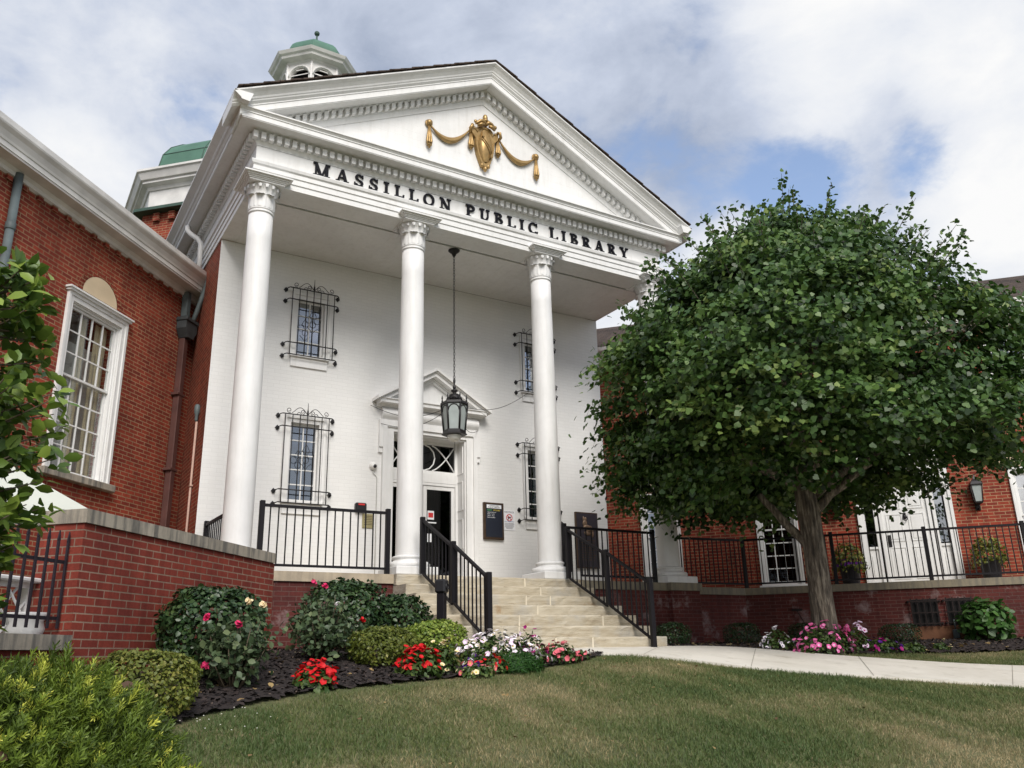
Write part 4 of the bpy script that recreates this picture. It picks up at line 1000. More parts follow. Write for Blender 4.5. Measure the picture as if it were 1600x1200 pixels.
tag(ub.build('outlet_box', M['pipe']), 'small grey outdoor outlet box low on the stained terrace wall', 'outlet box'); o = bpy.data.objects['outlet_box']; o.location = (*TW(3.74, -.0), -1.06); o.rotation_euler = (0, 0, -(pi/2-WA))
mb = MB(); mb.bbox(-.10, .10, -.05, 0, -.02, .02, .005); mb.tube([(0, -.05, -.02), (.12, -.30, -.32), (.25, -.55, -.62)], .008, 6)
o = tag(mb.build('garden_tap', M['rust']), 'thin rusty tap pipe slanting from the stained wall left of the tree', 'tap'); o.location = (*TW(.95, .03), -.52); o.rotation_euler = (0, 0, -(pi/2-WA))

def worn_block(mb, x0, x1, y0, y1, z0, z1, r_, mi=0):
    n = max(3, int((x1-x0)/.09)); rows = []
    for i in range(n+1):
        x = x0+(x1-x0)*i/n; e = .012 if i in (0, n) else 0; j = lambda a: r_.uniform(-a, a); b = .022+j(.012)+(r_.uniform(.01, .03) if r_.random() < .06 else 0)
        rows.append([(x, y0+.012+j(.004)+e, z0), (x, y0+.004+j(.005)+e, z0+(z1-z0)*.5), (x, y0+j(.004)+e, z1-b), (x, y0+b*.4, z1-b*.25), (x, y0+b, z1+j(.002)), (x, y1, z1)])
    v = [p for q in rows for p in q]; m_ = 6; f = [(i*m_+k, (i+1)*m_+k, (i+1)*m_+k+1, i*m_+k+1) for i in range(n) for k in range(m_-1)]
    o = len(v); v += [(x0, y1, z0), (x1, y1, z0)]; f += [(5, 4, 3, 2, 1, 0, o)[::-1][::-1], tuple([n*m_+k for k in range(m_)]+[o+1])]
    mb.add(v, f, mi)
st = thing('stone_steps', 'broad flight of worn tan sandstone steps rising to the portico', 'steps')
NST, RUN, RISE = 7, .34, .165
rs = random.Random(3)
for k in range(NST):
    zt = -.062-RISE*k; yf = -.42-RUN*k; m = MB()
    cuts = [-1.72]+sorted(rs.uniform(-1.0, 1.1) for _ in range(1 if k % 2 else 2))+[1.72]
    if k == 0: cuts = [-1.72, .55, 1.72]
    for i in range(len(cuts)-1):
        dz = rs.uniform(-.004, .004); worn_block(m, cuts[i]+(.012 if i else 0), cuts[i+1]-.012*(i < len(cuts)-2), yf+rs.uniform(-.008, .008), yf+RUN+.25, zt-RISE+.003, zt+dz, rs)
        if i < len(cuts)-2: m.box(cuts[i+1]-.0125, cuts[i+1]+.0125, yf+.012, yf+RUN, zt-RISE+.004, zt-.006, 1)
    m.build('step', [M['step'], M['joint']], st)
for sx in (-1, 1):
    b = MB()
    pts = [(-.40, -1.35), (-.40, -.235)]
    for k in range(1, NST): pts += [(-.42-RUN*k+.06, -.235-RISE*(k-1)), (-.42-RUN*k+.06, -.235-RISE*k)]
    pts = pts[:-1]+[(pts[-2][0], -1.35)]
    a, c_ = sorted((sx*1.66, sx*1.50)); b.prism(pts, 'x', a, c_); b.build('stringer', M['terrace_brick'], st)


# ------------------------------------------------------------------ railings
POST = MB().bbox(-.035, .035, -.035, .035, 0, 1, .006); BALV = MB().box(-.0085, .0085, -.0085, .0085, 0, 1)
_proto = {}
def piece(kind, parent, loc, h, rz):
    if kind not in _proto: o = (POST if kind == 'post' else BALV).build(kind, M['rail'], parent); _proto[kind] = o
    else: o = dup(_proto[kind], parent)
    o.location = loc; o.rotation_euler = (0, 0, rz); o.scale = (1, 1, h); return o
def railing(label, pts, group='black railings'):
    """pts: (x, y, z_foot, z_top of post); balusters between each pair"""
    th = thing('railing', label, 'railing', (0, 0, 0), 0, group); rails = MB(); low = MB()
    for i, (x, y, zf, zt) in enumerate(pts):
        d = Vector((pts[min(i+1, len(pts)-1)][0]-pts[max(i-1, 0)][0], pts[min(i+1, len(pts)-1)][1]-pts[max(i-1, 0)][1])); rz = math.atan2(d.y, d.x)
        piece('post', th, (x, y, zf), zt-zf, rz)
    for (x0, y0, f0, t0), (x1, y1, f1, t1) in zip(pts[:-1], pts[1:]):
        a, b = Vector((x0, y0, 0)), Vector((x1, y1, 0)); L_ = (b-a).length; d = (b-a)/L_; nrm = Vector((-d.y, d.x, 0)); slope = abs(t1-t0) > .2
        tp0, tp1 = t0-.065, t1-.065; g0, g1 = (tp0-.80, tp1-.80) if slope else (f0+.09, f1+.09)
        for mb_, z0, z1, hw, hh in ((rails, tp0, tp1, .024, .020), (low, g0, g1, .018, .017)):
            e0, e1 = a+d*.034, b-d*.034
            v = [tuple(e+nrm*s*hw+Vector((0, 0, z+q*hh))) for e, z in ((e0, z0), (e1, z1)) for q in (-1, 1) for s in (-1, 1)]
            mb_.add(v, [(0, 1, 3, 2), (4, 6, 7, 5), (0, 4, 5, 1), (2, 3, 7, 6), (0, 2, 6, 4), (1, 5, 7, 3)])
        n = max(2, round(L_/.118)-1); rz = math.atan2(d.y, d.x)
        for k in range(1, n+1):
            t = k/(n+1); p = a+d*L_*t; zb = g0+(g1-g0)*t; zt_ = tp0+(tp1-tp0)*t; piece('baluster', th, (p.x, p.y, zb), zt_-zb, rz)
    rails.build('top_rail', M['rail'], th); low.build('bottom_rail', M['rail'], th); return th
railing('level black railing on the stone ledge between the two left columns', [(-3.745, -.22, -.062, .935), (-1.80, -.22, -.062, .94)])
railing('level black railing left of the right-hand steps rail, in front of the dark plaque', [(1.50, -.22, -.062, .91), (3.48, -.22, -.062, .91)])
railing('sloping black handrail on the left side of the stone steps', [(-1.35, -.52, -.062, .80), (-1.36, -1.56, -.557, .30), (-1.36, -2.57, -1.21, -.225)])
railing('sloping black handrail on the right side of the stone steps', [(1.35, -.52, -.062, .80), (1.36, -1.56, -.557, .30), (1.36, -2.57, -1.21, -.225)])
railing('long black railing along the terrace edge by the right wing, behind the tree', [(4.47, .40, -.062, .95), (*TW(.03, .15), -.062, .98)]+[(*TW(1.77+1.74*i, .15), -.062, .985) for i in range(5)])
railing('short black railing from the leftmost column back to the wall', [(-4.02, .42, -.062, .93), (-4.05, 1.96, -.062, .93)])

bp = thing('button_post', 'slim black post with round push-button head beside the left steps', 'post', (-2.07, -2.62, tz(-2.07, -2.62)))
m = MB(); m.bbox(-.05, .05, -.05, .05, 0, .73, .008); m.build('post', M['rail'], bp)
m = MB(); m.bbox(-.072, .072, -.072, .072, .73, .90, .022); h = m.build('head', M['plastic'], bp)
m = MB(); m.tube([(.0+.038*math.cos(a), -.074, .81+.038*math.sin(a)) for a in np.linspace(0, 2*pi, 16, endpoint=False)], .012, 6, 0, True); m.sphere((0, -.072, .81), (.022, .012, .022), 10, 6); m.build('button', M['iron'], h)
bp.rotation_euler = (0, 0, R(40))

# ------------------------------------------------------------------ brick wings
def eave(mb, x0, x1):
    pr = [(.0, 5.47), (-.30, 5.47), (-.30, 5.50), (-.315, 5.50), (-.315, 5.575), (-.33, 5.585), (-.34, 5.62), (-.375, 5.69), (-.42, 5.74), (-.43, 5.765), (-.43, 5.85), (-.40, 5.86), (.0, 5.86)]
    mb.prism(pr, 'x', x0, x1)
    mb.prism([(-.001, 5.36), (-.05, 5.38), (-.06, 5.43), (-.10, 5.469), (-.001, 5.469)], 'x', x0, x1)
def roof_wing(parent, x0, x1):
    m = MB(); n = 16
    for sgn in (0, 1):
        for i in range(n):
            y0, y1 = -.38+4.4*i/n, -.38+4.4*(i+1)/n+.01; z0, z1 = 5.86+(y0+.38)*.50, 5.86+(y1+.38)*.50
            pts = [(y0, z0), (y1, z1), (y1, z1+.02), (y0, z0+.03)]
            if sgn: pts = [(8.04-a, b) for a, b in pts][::-1]
            m.prism(pts, 'x', x0, x1)
    return m.build('roof', M['shingle'], parent)
def sash_window(parent, cx, hw, z0, z1, nx, rows_up, rows_lo, meet, glass, trim=.10, head=True, depth=.10, stool=None, curtain=None, y0=0.0):
    """double hung window in a wall whose front is y=0; hole cx+-hw, z0..z1"""
    m = MB(); x0, x1 = cx-hw, cx+hw
    for a, w_, d in ((0, trim*.6, .03), (trim*.6, trim*.4, .05)):
        m.box(x0-a-w_, x0-a, -d, -.001, z0, z1+a+w_); m.box(x1+a, x1+a+w_, -d, -.001, z0, z1+a+w_); m.box(x0-a, x1+a, -d+.001, -.001, z1+a, z1+a+w_-.001)
    if head:
        m.box(x0-trim-.03, x1+trim+.03, -.085, -.001, z1+trim+.001, z1+trim+.035); m.box(x0-trim-.055, x1+trim+.055, -.11, -.001, z1+trim+.036, z1+trim+.065)
    for a, b in ((x0+.0005, x0+.012), (x1-.012, x1-.0005)): m.box(a, b, -.0005, depth-.031, z0+.001, z1-.001)
    m.box(x0+.012, x1-.012, -.0004, depth-.031, z1-.012, z1-.001)
    sash_frame(m, x0+.001, x1-.001, z0+.001, z1-.001, depth-.03, depth+.09, .040)
    sash_frame(m, x0+.046, x1-.046, meet, z1-.046, depth+.0, depth+.04, .035); sash_frame(m, x0+.046, x1-.046, z0+.046, meet+.04, depth+.041, depth+.08, .035)
    pane_grid(m, x0+.081, x1-.081, meet+.03, z1-.08, nx, rows_up, depth+.008, depth+.032); pane_grid(m, x0+.081, x1-.081, z0+.08, meet+.005, nx, rows_lo, depth+.05, depth+.072)
    f = m.build('window', M['white'], parent)
    g = MB(); g.box(x0+.08, x1-.08, depth+.018, depth+.021, meet+.03, z1-.08); g.box(x0+.08, x1-.08, depth+.059, depth+.062, z0+.08, meet+.005); g.build('pane', M[glass], f)
    if stool: s = MB(); s.bbox(x0-trim-.08, x1+trim+.08, -.12, .02, z0-stool-.002, z0-.002, .01); s.build('sill', M['stone_grey'], f)
    if curtain:
        c = MB()
        for (a, b, mat) in curtain:
            n = max(3, int((b-a)/.05))
            for k in range(n): xa = a+(b-a)*k/n; c.box(xa, a+(b-a)*(k+1)/n, depth+.15+.015*(k % 2), depth+.165+.015*(k % 2), z0+.05, z1-.05)
        c.build('curtain', M[curtain[0][2]], f)
    return f
RZ = pi/2-WA
lw = thing('brick_wing', 'left brick wing with a tall many-paned window under a cream lunette', 'wing', (-4.2, 3.8, 0), RZ)
CXL, HWL = -2.74, .60
m = wall(-13, 0.0, -1.4, 5.46, 0, .30, [(CXL-HWL, CXL+HWL, 1.46, 4.10)])
x = -12.9
while x < -.3:
    m.box(x, x+.10, -.045, .0-.001, 5.28, 5.36); x += .305
m.box(-13, -12.7, .301, 8, -1.4, 5.46); m.box(-13, -.01, 7.7, 8.0, -1.4, 5.46); m.box(-.25, -.01, .301, 7.69, -1.4, 5.46); m.build('wall', M['wing_brick'], lw)
m = MB(); eave(m, -13.2, .25); m.build('cornice', M['white_old'], lw); roof_wing(lw, -13.3, -.2)
f = sash_window(lw, CXL, HWL, 1.46, 4.10, 4, 3, 4, 2.94, 'glass_clear', .125, True, .055, .11, [(CXL+.26, CXL+.56, 'curtain'), (CXL-.10, CXL+.04, 'curtain'), (CXL-.56, CXL-.42, 'curtain')])
b = MB(); z = 1.55
while z < 3.55: b.add([(CXL-.55, .228, z), (CXL+.55, .228, z), (CXL+.55, .212, z+.027), (CXL-.55, .212, z+.027)], [(0, 1, 2, 3)]); z += .028
b.build('blind', M['blind'], f)
MB().box(CXL-.9, CXL+.9, .9, .95, 1.2, 4.4).build('room_wall', M['cream'], f)
# cream lunette with its ring of bricks
m = MB(); m.prism([(CXL+.42*math.cos(a), 4.36+.36*math.sin(a)) for a in np.linspace(0, pi, 20)], 'y', -.012, -.001); lu = m.build('lunette', M['cream'], lw)
m = MB()
for i in range(17):
    a0, a1 = pi*i/17+.012, pi*(i+1)/17-.012; m.prism([((.43+q)*math.cos(a)+CXL, (.37+q)*math.sin(a)+4.36) for q, a in ((0, a0), (.105, a0), (.105, a1), (0, a1))], 'y', -.016, -.001)
m.build('arch_ring', M['wing_brick'], lu)
m = MB(); m.tube([(-4.80, -.07, 5.44), (-4.80, -.07, -1.4)], .06, 12)
for z in (4.55, 2.6, .6): m.lathe([(.066, 0), (.072, .01), (.072, .10), (.066, .11)], 12, (-4.80, -.07, z))
m.build('downspout', M['pipe'], lw)
m = MB(); m.box(-.56, -.46, -.15, -.03, 4.95, 5.44); m.tube([(-.44, -.46, 5.76), (-.44, -.46, 5.70), (-.40, -.25, 5.05), (-.40, -.16, 4.78)], .045, 10); m.build('lead_pipe', M['pipe'], lw)
m = MB(); m.prism([(-.64, 4.86), (-.28, 4.86), (-.28, 4.68), (-.38, 4.52), (-.54, 4.52), (-.64, 4.68)], 'y', -.22, -.02); m.bbox(-.66, -.26, -.24, -.01, 4.83, 4.90, .008); hp = m.build('hopper', M['hopper'], lw)
m = MB(); m.bbox(-.53, -.40, -.14, -.02, -1.4, 4.52, .012)
for z in (3.4, 2.0, .8): m.bbox(-.58, -.35, -.15, -.001, z, z+.05, .006)
m.build('brown_pipe', M['pipe_brown'], hp)

rw = thing('brick_wing', 'right brick wing behind the tree, white windows and a panelled white door on the terrace', 'wing', (4.2, 4.5, 0), -RZ)
WX = [2.745, 5.285, 10.45, 12.99]; DX = 7.905
hl = [(x-.37, x+.37, .07, 2.17) for x in WX]+[(x-.37, x+.37, 3.98, 5.15) for x in WX[1:]+[DX]]+[(DX-.86, DX+.86, -.05, 2.30)]
m = wall(0.0, 16, -1.4, 5.46, 0, .30, hl); m.box(15.7, 16, .301, 8, -1.4, 5.46); m.box(.01, 16, 7.7, 8.0, -1.4, 5.46); m.box(.01, .25, .301, 7.69, -1.4, 5.46); m.build('wall', M['wing_brick'], rw)
m = MB(); eave(m, .25, 16.2); m.build('cornice', M['white_old'], rw); roof_wing(rw, .6, 16.3)
for i, x in enumerate(WX):
    f = sash_window(rw, x, .37, .07, 2.17, 3, 3, 4, 1.25, 'glass_mirror' if i in (0, 2) else 'glass', .075, False, .08, None, [(x-.33, x+.33, 'sheer')] if i in (0, 2) else None)
    s = MB(); s.bbox(x-.58, x+.58, -.03, .05, 2.27, 2.47, .008); s.build('lintel', M['cream'], f)
    s = MB(); s.bbox(x-.5, x+.5, -.08, .02, .0, .065, .008); s.build('sill', M['white'], f)
for x in WX[1:]+[DX]:
    f = sash_window(rw, x, .37, 3.98, 5.15, 3, 2, 2, 4.55, 'glass_mirror', .085, False, .08, None, [(x-.33, x+.33, 'sheer')])
    s = MB(); s.bbox(x-.56, x+.56, -.09, .02, 3.83, 3.97, .008); s.build('sill', M['cream'], f)
def side_door():
    e = MB(); x = DX
    for a, w_, d in ((.80, .09, .05), (.885, .06, .075)):
        e.box(x-a-w_, x-a, -d, -.001, -.05, 2.34); e.box(x+a, x+a+w_, -d, -.001, -.05, 2.34)
    e.box(x-.95, x+.95, -.08, -.002, 2.341, 2.52); e.box(x-1.0, x+1.0, -.15, -.001, 2.521, 2.58); e.box(x-1.03, x+1.03, -.19, -.001, 2.581, 2.63)
    e.prism([(x-1.0, 2.631), (x+1.0, 2.631), (x, 3.05)], 'y', -.15, -.002)
    e.box(x-.799, x+.799, .02, .10, 2.13, 2.30)
    for sx in (-1, 1):
        for q in (.455, .55): a, b = sorted((x+sx*q, x+sx*(q+.06))); e.box(a, b, -.01, .10, -.05, 2.129)
        a, b = sorted((x+sx*.611, x+sx*.80)); e.box(a, b, .03, .09, -.05, .72); e.box(a-.01, b+.01, .0, .091, .721, .77); e.bbox(a+.04, b-.04, .018, .031, .12, .58, .008); e.box(a, b, .03, .09, 1.98, 2.129)
    s = e.build('side_entrance', M['white'], rw)
    for sx in (-1, 1): a, b = sorted((x+sx*.612, x+sx*.799)); MB().box(a, b, .055, .058, .771, 1.979).build('sidelight', M['glass_mirror'], s)
    d = MB(); d.box(x-.454, x+.454, .03, .075, -.045, 2.125)
    lf = d.build('panelled_door', M['white'], s); p = MB()
    for sx in (-1, 1):
        for z0, z1 in ((.08, .74), (.86, 1.44), (1.54, 2.02)):
            a, b = sorted((x+sx*.06, x+sx*.38))
            for q in ((a, a+.022, z0, z1), (b-.022, b, z0, z1)): p.box(q[0], q[1], .018, .029, q[2], q[3])
            p.box(a+.023, b-.023, .019, .029, z0, z0+.022); p.box(a+.023, b-.023, .019, .029, z1-.022, z1); p.bbox(a+.05, b-.05, .020, .0305, z0+.05, z1-.05, .009)
    p.build('door_panel', M['white'], s)
    k = MB(); k.sphere((x, .015, 1.37), (.042, .03, .055), 10, 8); k.sphere((x, .0, 1.43), (.03, .025, .03), 8, 6); k.tube([(x-.035, .0, 1.37), (x-.04, -.02, 1.31), (x, -.02, 1.27), (x+.04, -.02, 1.31), (x+.035, .0, 1.37)], .010, 6)
    k.build('door_knocker', M['iron'], s)
    k = MB(); k.bbox(x-.40, x-.33, .012, .029, .75, 1.0, .006); k.tube([(x-.365, .012, .82), (x-.365, -.03, .84), (x-.365, -.03, .92), (x-.365, .012, .94)], .009, 6); k.build('lock_plate', M['iron'], s)
    k = MB()
    for z in (.2, 1.05, 1.9): k.bbox(x+.44, x+.462, .008, .029, z-.05, z+.05, .004)
    k.build('hinge', M['bronze'], s)
side_door()
def wall_lantern(x, label):
    t = thing('wall_lantern', label, 'lantern', (*(Matrix.Rotation(-RZ, 3, 'Z') @ Vector((x, 0, 0)) + Vector((4.2, 4.5, 0))).xy, 0), -RZ, 'lanterns on the right wing')
    m = MB(); m.bbox(-.05, .05, -.03, -.001, 1.40, 1.62, .008); m.tube([(0, -.03, 1.44), (0, -.10, 1.40), (0, -.15, 1.46), (0, -.15, 1.52)], .014, 8); m.build('bracket', M['iron'], t)
    m = MB(); c = (0, -.15, 0)
    m.lathe([(.03, 1.50), (.10, 1.53), (.11, 1.56), (.10, 1.565)], 4, c, 0, False, pi/4); m.lathe([(.16, 1.90), (.165, 1.92), (.12, 1.98), (.05, 2.04), (.03, 2.08), (.012, 2.12)], 4, c, 0, False, pi/4)
    for a in range(4): ang = pi/4+a*pi/2; m.tube([(.10*math.cos(ang), -.15+.10*math.sin(ang), 1.56), (.145*math.cos(ang), -.15+.145*math.sin(ang), 1.91)], .010, 6)
    m.build('cage', M['iron'], t)
    m = MB(); m.lathe([(.088, 1.566), (.128, 1.90)], 4, c, 0, False, pi/4); m.build('lantern_glass', M['frost'], t)
wall_lantern(6.56, 'black wall lantern left of the white side door, half hidden behind the tree trunk')
wall_lantern(9.33, 'black wall lantern on the brick right of the white side door')
# pale conduit with a lamp on the side wall
lp = thing('wall_conduit', 'pale conduit pipe with a small grey fitting on the brick side wall', 'conduit', (-4.2, 2.62, 0))
m = MB(); m.tube([(-.03, 0, -1.25), (-.03, 0, 2.75)], .02, 8); [m.bbox(-.055, -.001, -.04, .04, z, z+.03, .004) for z in (.2, 1.6)]; m.build('pipe', M['pale_pipe'], lp)
m = MB(); m.lathe([(.022, 2.75), (.03, 2.78), (.03, 2.86), (.05, 2.92), (.05, 3.02), (.03, 3.06)], 10, (-.04, 0, 0)); m.build('fitting', M['pipe'], lp)

# ------------------------------------------------------------------ areaway wall at the left, awning and what stands behind it
RA_, RB_ = Vector((-6.354, -4.50)), Vector((-4.01, -1.95)); RD = (RB_-RA_).normalized()
rwall = thing('ramp_wall', 'red brick wall with stained stone coping in front of the left wing', 'wall')
low = RA_-RD*4.0
m = MB(); strip(m, [tuple(RA_), tuple(RB_), (-3.95, -.36)], -.42, 0, -2.2, -.146); m.build('wall', M['ramp_brick'], rwall)
m = MB(); strip(m, [tuple(low), tuple(RA_-RD*.003)], -.30, -.004, -2.6, -1.171); m.build('low_wall', M['ramp_brick'], rwall)
m = MB(); q = RD*.02
segs = [0, .95, 1.9, 2.7, 3.44]
for i in range(4):
    a, b = RA_+RD*(segs[i]+(.0 if i else -.02)), RA_+RD*(segs[i+1]-.008); strip(m, [tuple(a), tuple(b)], -.45, .025, -.145, -.028)
m.build('coping', M['stone_grey'], rwall)
m = MB()
for i in range(4): strip(m, [tuple(RA_-RD*(1.0*(i+1)-.008)), tuple(RA_-RD*(1.0*i+.045))], -.36, .055, -1.17, -1.055)
m.build('ledge', M['stone_grey'], rwall)
rg = thing('area_grille', 'dark purple iron bar grille above the low stone ledge, beside the brick wall end', 'grille', (RA_.x, RA_.y, 0), math.atan2(RD.y, RD.x))
m = MB()
for i in range(14): x = -.03-.115*i; m.box(x-.009, x+.009, .10, .118, -1.0, -.30); m.prism([(x-.016, -.30), (x+.016, -.30), (x, -.22)], 'y', .103, .115)
m.build('bars', M['purple_iron'], rg)
m = MB()
for z in (-.92, -.47): m.box(-1.7, .07, .119, .135, z-.014, z+.014); m.box(.04, .07, .119, .16, z-.05, z+.014)
m.build('cross_rail', M['purple_iron'], rg)
aw = thing('awning', 'white cloth awning sloping behind the brick wall below the tall window', 'awning')
A0 = Vector((-5.93, -3.32, .0)); A1 = Vector((-7.25, -2.75, .80)); EX = Vector((-.66, -.72, -.10))*1.5
m = MB(); n = 10; v = []; f = []
for i in range(n+1):
    for j in range(n+1): p = A0.lerp(A1, i/n)+EX*(j/n); v.append((p.x, p.y, p.z-.05*math.sin(pi*j/n)*1.0))
for i in range(n):
    for j in range(n): q = i*(n+1)+j; f.append((q, q+1, q+n+2, q+n+1))
k = len(v); m.add(v+[(x, y, z-.012) for x, y, z in v], f+[tuple(k+i for i in g[::-1]) for g in f], 0, True)
m.build('cloth', M['awning'], aw)
m = MB()
for j in (0, 1):
    m.tube([A0+EX*j-Vector((0, 0, .03)), A1+EX*j-Vector((0, 0, .03))], .018, 8); m.tube([A0+EX*j-Vector((0, 0, .03)), (A0+EX*j).xy.to_3d()-Vector((0, 0, 1.6))], .018, 8); m.tube([A1+EX*j-Vector((0, 0, .03)), (A1+EX*j).xy.to_3d()-Vector((0, 0, 1.6))], .018, 8)
m.build('awning_frame', M['white'], aw)
lt = thing('lattice_table', 'white lattice-sided garden table behind the iron grille', 'table', (-7.25, -4.35, -1.05), RZ)
m = MB()
for x in (-.5, .5):
    for y in (-.3, .3): m.box(x-.04, x+.04, y-.04, y+.04, -.5, .42)
for i in range(5): x = -.4+.2*i; m.tube([(x-.18, -.32, .0), (x+.18, -.32, .40)], .014, 4); m.tube([(x+.18, -.335, .0), (x-.18, -.335, .40)], .014, 4)
m.box(-.46, .46, -.34, -.30, -.05, .0); m.box(-.46, .46, -.34, -.30, .38, .42); m.build('frame', M['white'], lt)
MB().bbox(-.6, .6, -.42, .42, .421, .46, .01).build('table_top', M['white'], lt)
ur = thing('garden_urn', 'white ornate urn on the ground at the end of the brick wall', 'urn', (-6.68, -4.28, -1.30))
m = MB(); m.lathe([(.12, 0), (.13, .03), (.08, .06), (.05, .12), (.06, .16), (.13, .22), (.16, .30), (.14, .36), (.17, .40), (.18, .43), (.15, .43)], 16); m.build('bowl', M['white'], ur)
m = MB()
for sx in (-1, 1): m.tube([(sx*.14, 0, .24), (sx*.23, 0, .27), (sx*.24, 0, .36), (sx*.16, 0, .40)], .018, 6)
m.build('handle', M['white'], ur)

# ------------------------------------------------------------------ hanging lantern
HL = (-.31, .42)
ln = thing('hanging_lantern', 'large black iron lantern with a white globe hanging on a long chain in the portico', 'lantern', (HL[0], HL[1], 0))
m = MB(); m.lathe([(.105, CEIL-.001), (.11, CEIL-.02), (.08, CEIL-.05), (.05, CEIL-.07), (.03, CEIL-.12), (.012, CEIL-.15)], 20); m.build('canopy', M['iron'], ln)
m = MB(); z = CEIL-.14; k = 0
while z > 3.50:
    a = (pi/2)*(k % 2); ux, uy = math.cos(a), math.sin(a); m.tube([(ux*.016*math.cos(t), uy*.016*math.cos(t), z-.034+.034*math.sin(t)) for t in np.linspace(0, 2*pi, 10, endpoint=False)], .0055, 5, 0, True); z -= .056; k += 1
m.build('chain', M['iron'], ln)
m = MB(); m.lathe([(.008, 3.50), (.022, 3.46), (.022, 3.42), (.012, 3.38), (.026, 3.34), (.03, 3.31), (.014, 3.27)], 12); m.lathe([(.014, 3.28), (.055, 3.27), (.065, 3.25), (.03, 3.22), (.03, 3.20), (.09, 3.18), (.11, 3.12), (.12, 3.06)], 16)
H6 = pi/6
m.lathe([(.12, 3.05), (.225, 3.03), (.245, 3.03), (.25, 2.99), (.235, 2.975)], 6, (0, 0, 0), 0, False, H6)
for i in range(6):
    a = H6+i*pi/3; m.tube([(.232*math.cos(a), .232*math.sin(a), 2.98), (.185*math.cos(a), .185*math.sin(a), 2.50)], .018, 6)
    m.lathe([(.010, 3.03), (.018, 3.06), (.010, 3.09), (.016, 3.12), (.004, 3.17)], 8, (.215*math.cos(a), .215*math.sin(a), 0))
    a2 = a+pi/6; p = [((.215*math.cos(H6))*math.cos(a2)-u*math.sin(a2), (.215*math.cos(H6))*math.sin(a2)+u*math.cos(a2), 2.86+.10*math.sin(t)) for t in np.linspace(0, pi, 9) for u in [.095*math.cos(t)]]; m.tube(p, .012, 5)
    p = [(.13*math.cos(a2)-u*math.sin(a2), .13*math.sin(a2)+u*math.cos(a2), 3.06+.06*math.sin(t)) for t in np.linspace(0, pi, 7) for u in [.05*math.cos(t)]]; m.tube(p, .009, 5)
m.lathe([(.20, 2.52), (.205, 2.51), (.205, 2.47), (.225, 2.455), (.225, 2.44), (.13, 2.43)], 6, (0, 0, 0), 0, False, H6); m.build('lantern_body', M['iron'], ln)
m = MB(); m.lathe([(.178, 2.50), (.222, 2.985)], 6, (0, 0, 0), 0, False, H6); m.build('lantern_glass', M['frost'], ln)
m = MB(); m.sphere((0, 0, 2.425), (.125, .125, .105), 20, 12); m.build('globe', M['globe'], ln)
m = MB()
for tx, ty, tz_ in ((1.35, 1.58, 3.05), (-.95, 1.58, 3.28), (-.75, 1.57, 2.95), (.75, 1.42, 2.55), (2.62, 1.60, 4.05)):
    p = [(tx*t, ty*t, 2.99+(tz_-2.99)*t-.22*math.sin(pi*t)) for t in np.linspace(.14, 1, 16)]; m.tube(p, .0055, 5)
m.build('guy_chain', M['iron'], ln)

# ------------------------------------------------------------------ boards and fittings on the white wall
nb = thing('notice_board', 'tall black letter board in a bronze frame right of the entrance', 'notice board', (1.37, D, 0))
m = MB(); m.bbox(-.225, .225, -.06, -.001, .90, 1.62, .006); b_ = m.build('frame', M['bronze'], nb)
m = MB(); m.box(-.185, .185, -.064, -.0605, .945, 1.585); m.box(-.165, .165, -.067, -.0645, 1.505, 1.575, 1)
m.build('letter_panel', [M['board'], M['signwhite']], b_)
def text(s, loc, h, mat, parent, align='CENTER', name='lettering', rot=(pi/2, 0, 0), wid=None):
    cu = bpy.data.curves.new(name, 'FONT'); cu.body = s; cu.size = h*1.38; cu.extrude = .0008; cu.align_x = align; cu.offset = .0
    o = bpy.data.objects.new(name, cu); COL.objects.link(o); dg = bpy.context.evaluated_depsgraph_get(); me = bpy.data.meshes.new_from_object(o.evaluated_get(dg))
    bpy.data.objects.remove(o); q = bpy.data.objects.new(name, me); COL.objects.link(q); me.materials.clear(); me.materials.append(mat); q.parent = parent; q.location = loc; q.rotation_euler = rot
    if wid:
        w_ = max(v.co.x for v in me.vertices)-min(v.co.x for v in me.vertices); q.scale = (wid/w_, 1, 1)
    return q
text('MASSILLON', (0, -.069, 1.545), .020, M['ink'], b_, wid=.20); text('PUBLIC LIBRARY', (0, -.069, 1.515), .020, M['ink'], b_, wid=.27)
text('NEW', (-.155, -.066, 1.455), .032, M['greenprint'], b_, 'LEFT', wid=.10); text('HOURS', (-.02, -.066, 1.455), .032, M['yellow'], b_, 'LEFT', wid=.15)
for i, s_ in enumerate(('MON-THU 9-9', 'FRI  9-5', 'SAT  9-5', 'SUN CLOSED')): text(s_, (-.15, -.066, 1.415-.033*i), .019, M['signwhite'], b_, 'LEFT', wid=(.19, .15, .15, .17)[i])
ns = thing('notice_sign', 'white NOTICE sign with a red prohibition circle beside the letter board', 'sign', (1.75, D, 0))
m = MB(); m.bbox(-.135, .135, -.008, -.001, 1.10, 1.50, .002); b_ = m.build('sign_panel', M['signwhite'], ns)
text('NOTICE', (0, -.0095, 1.448), .034, M['ink'], b_, wid=.215)
m = MB(); m.tube([(.064*math.cos(a), -.011, 1.355+.064*math.sin(a)) for a in np.linspace(0, 2*pi, 24, endpoint=False)], .0075, 6, 0, True); m.tube([(-.045, -.011, 1.40), (.045, -.011, 1.31)], .007, 6); m.build('prohibition_ring', M['red'], b_)
m = MB(); m.prism([(-.04, 1.37), (.04, 1.375), (.04, 1.355), (.012, 1.35), (-.005, 1.345), (-.018, 1.315), (-.038, 1.315), (-.025, 1.352), (-.04, 1.355)], 'y', -.0105, -.0085); m.build('handgun_symbol', M['ink'], b_)
text('NO WEAPONS', (0, -.0095, 1.268), .018, M['blue'], b_, wid=.22)
m = MB()
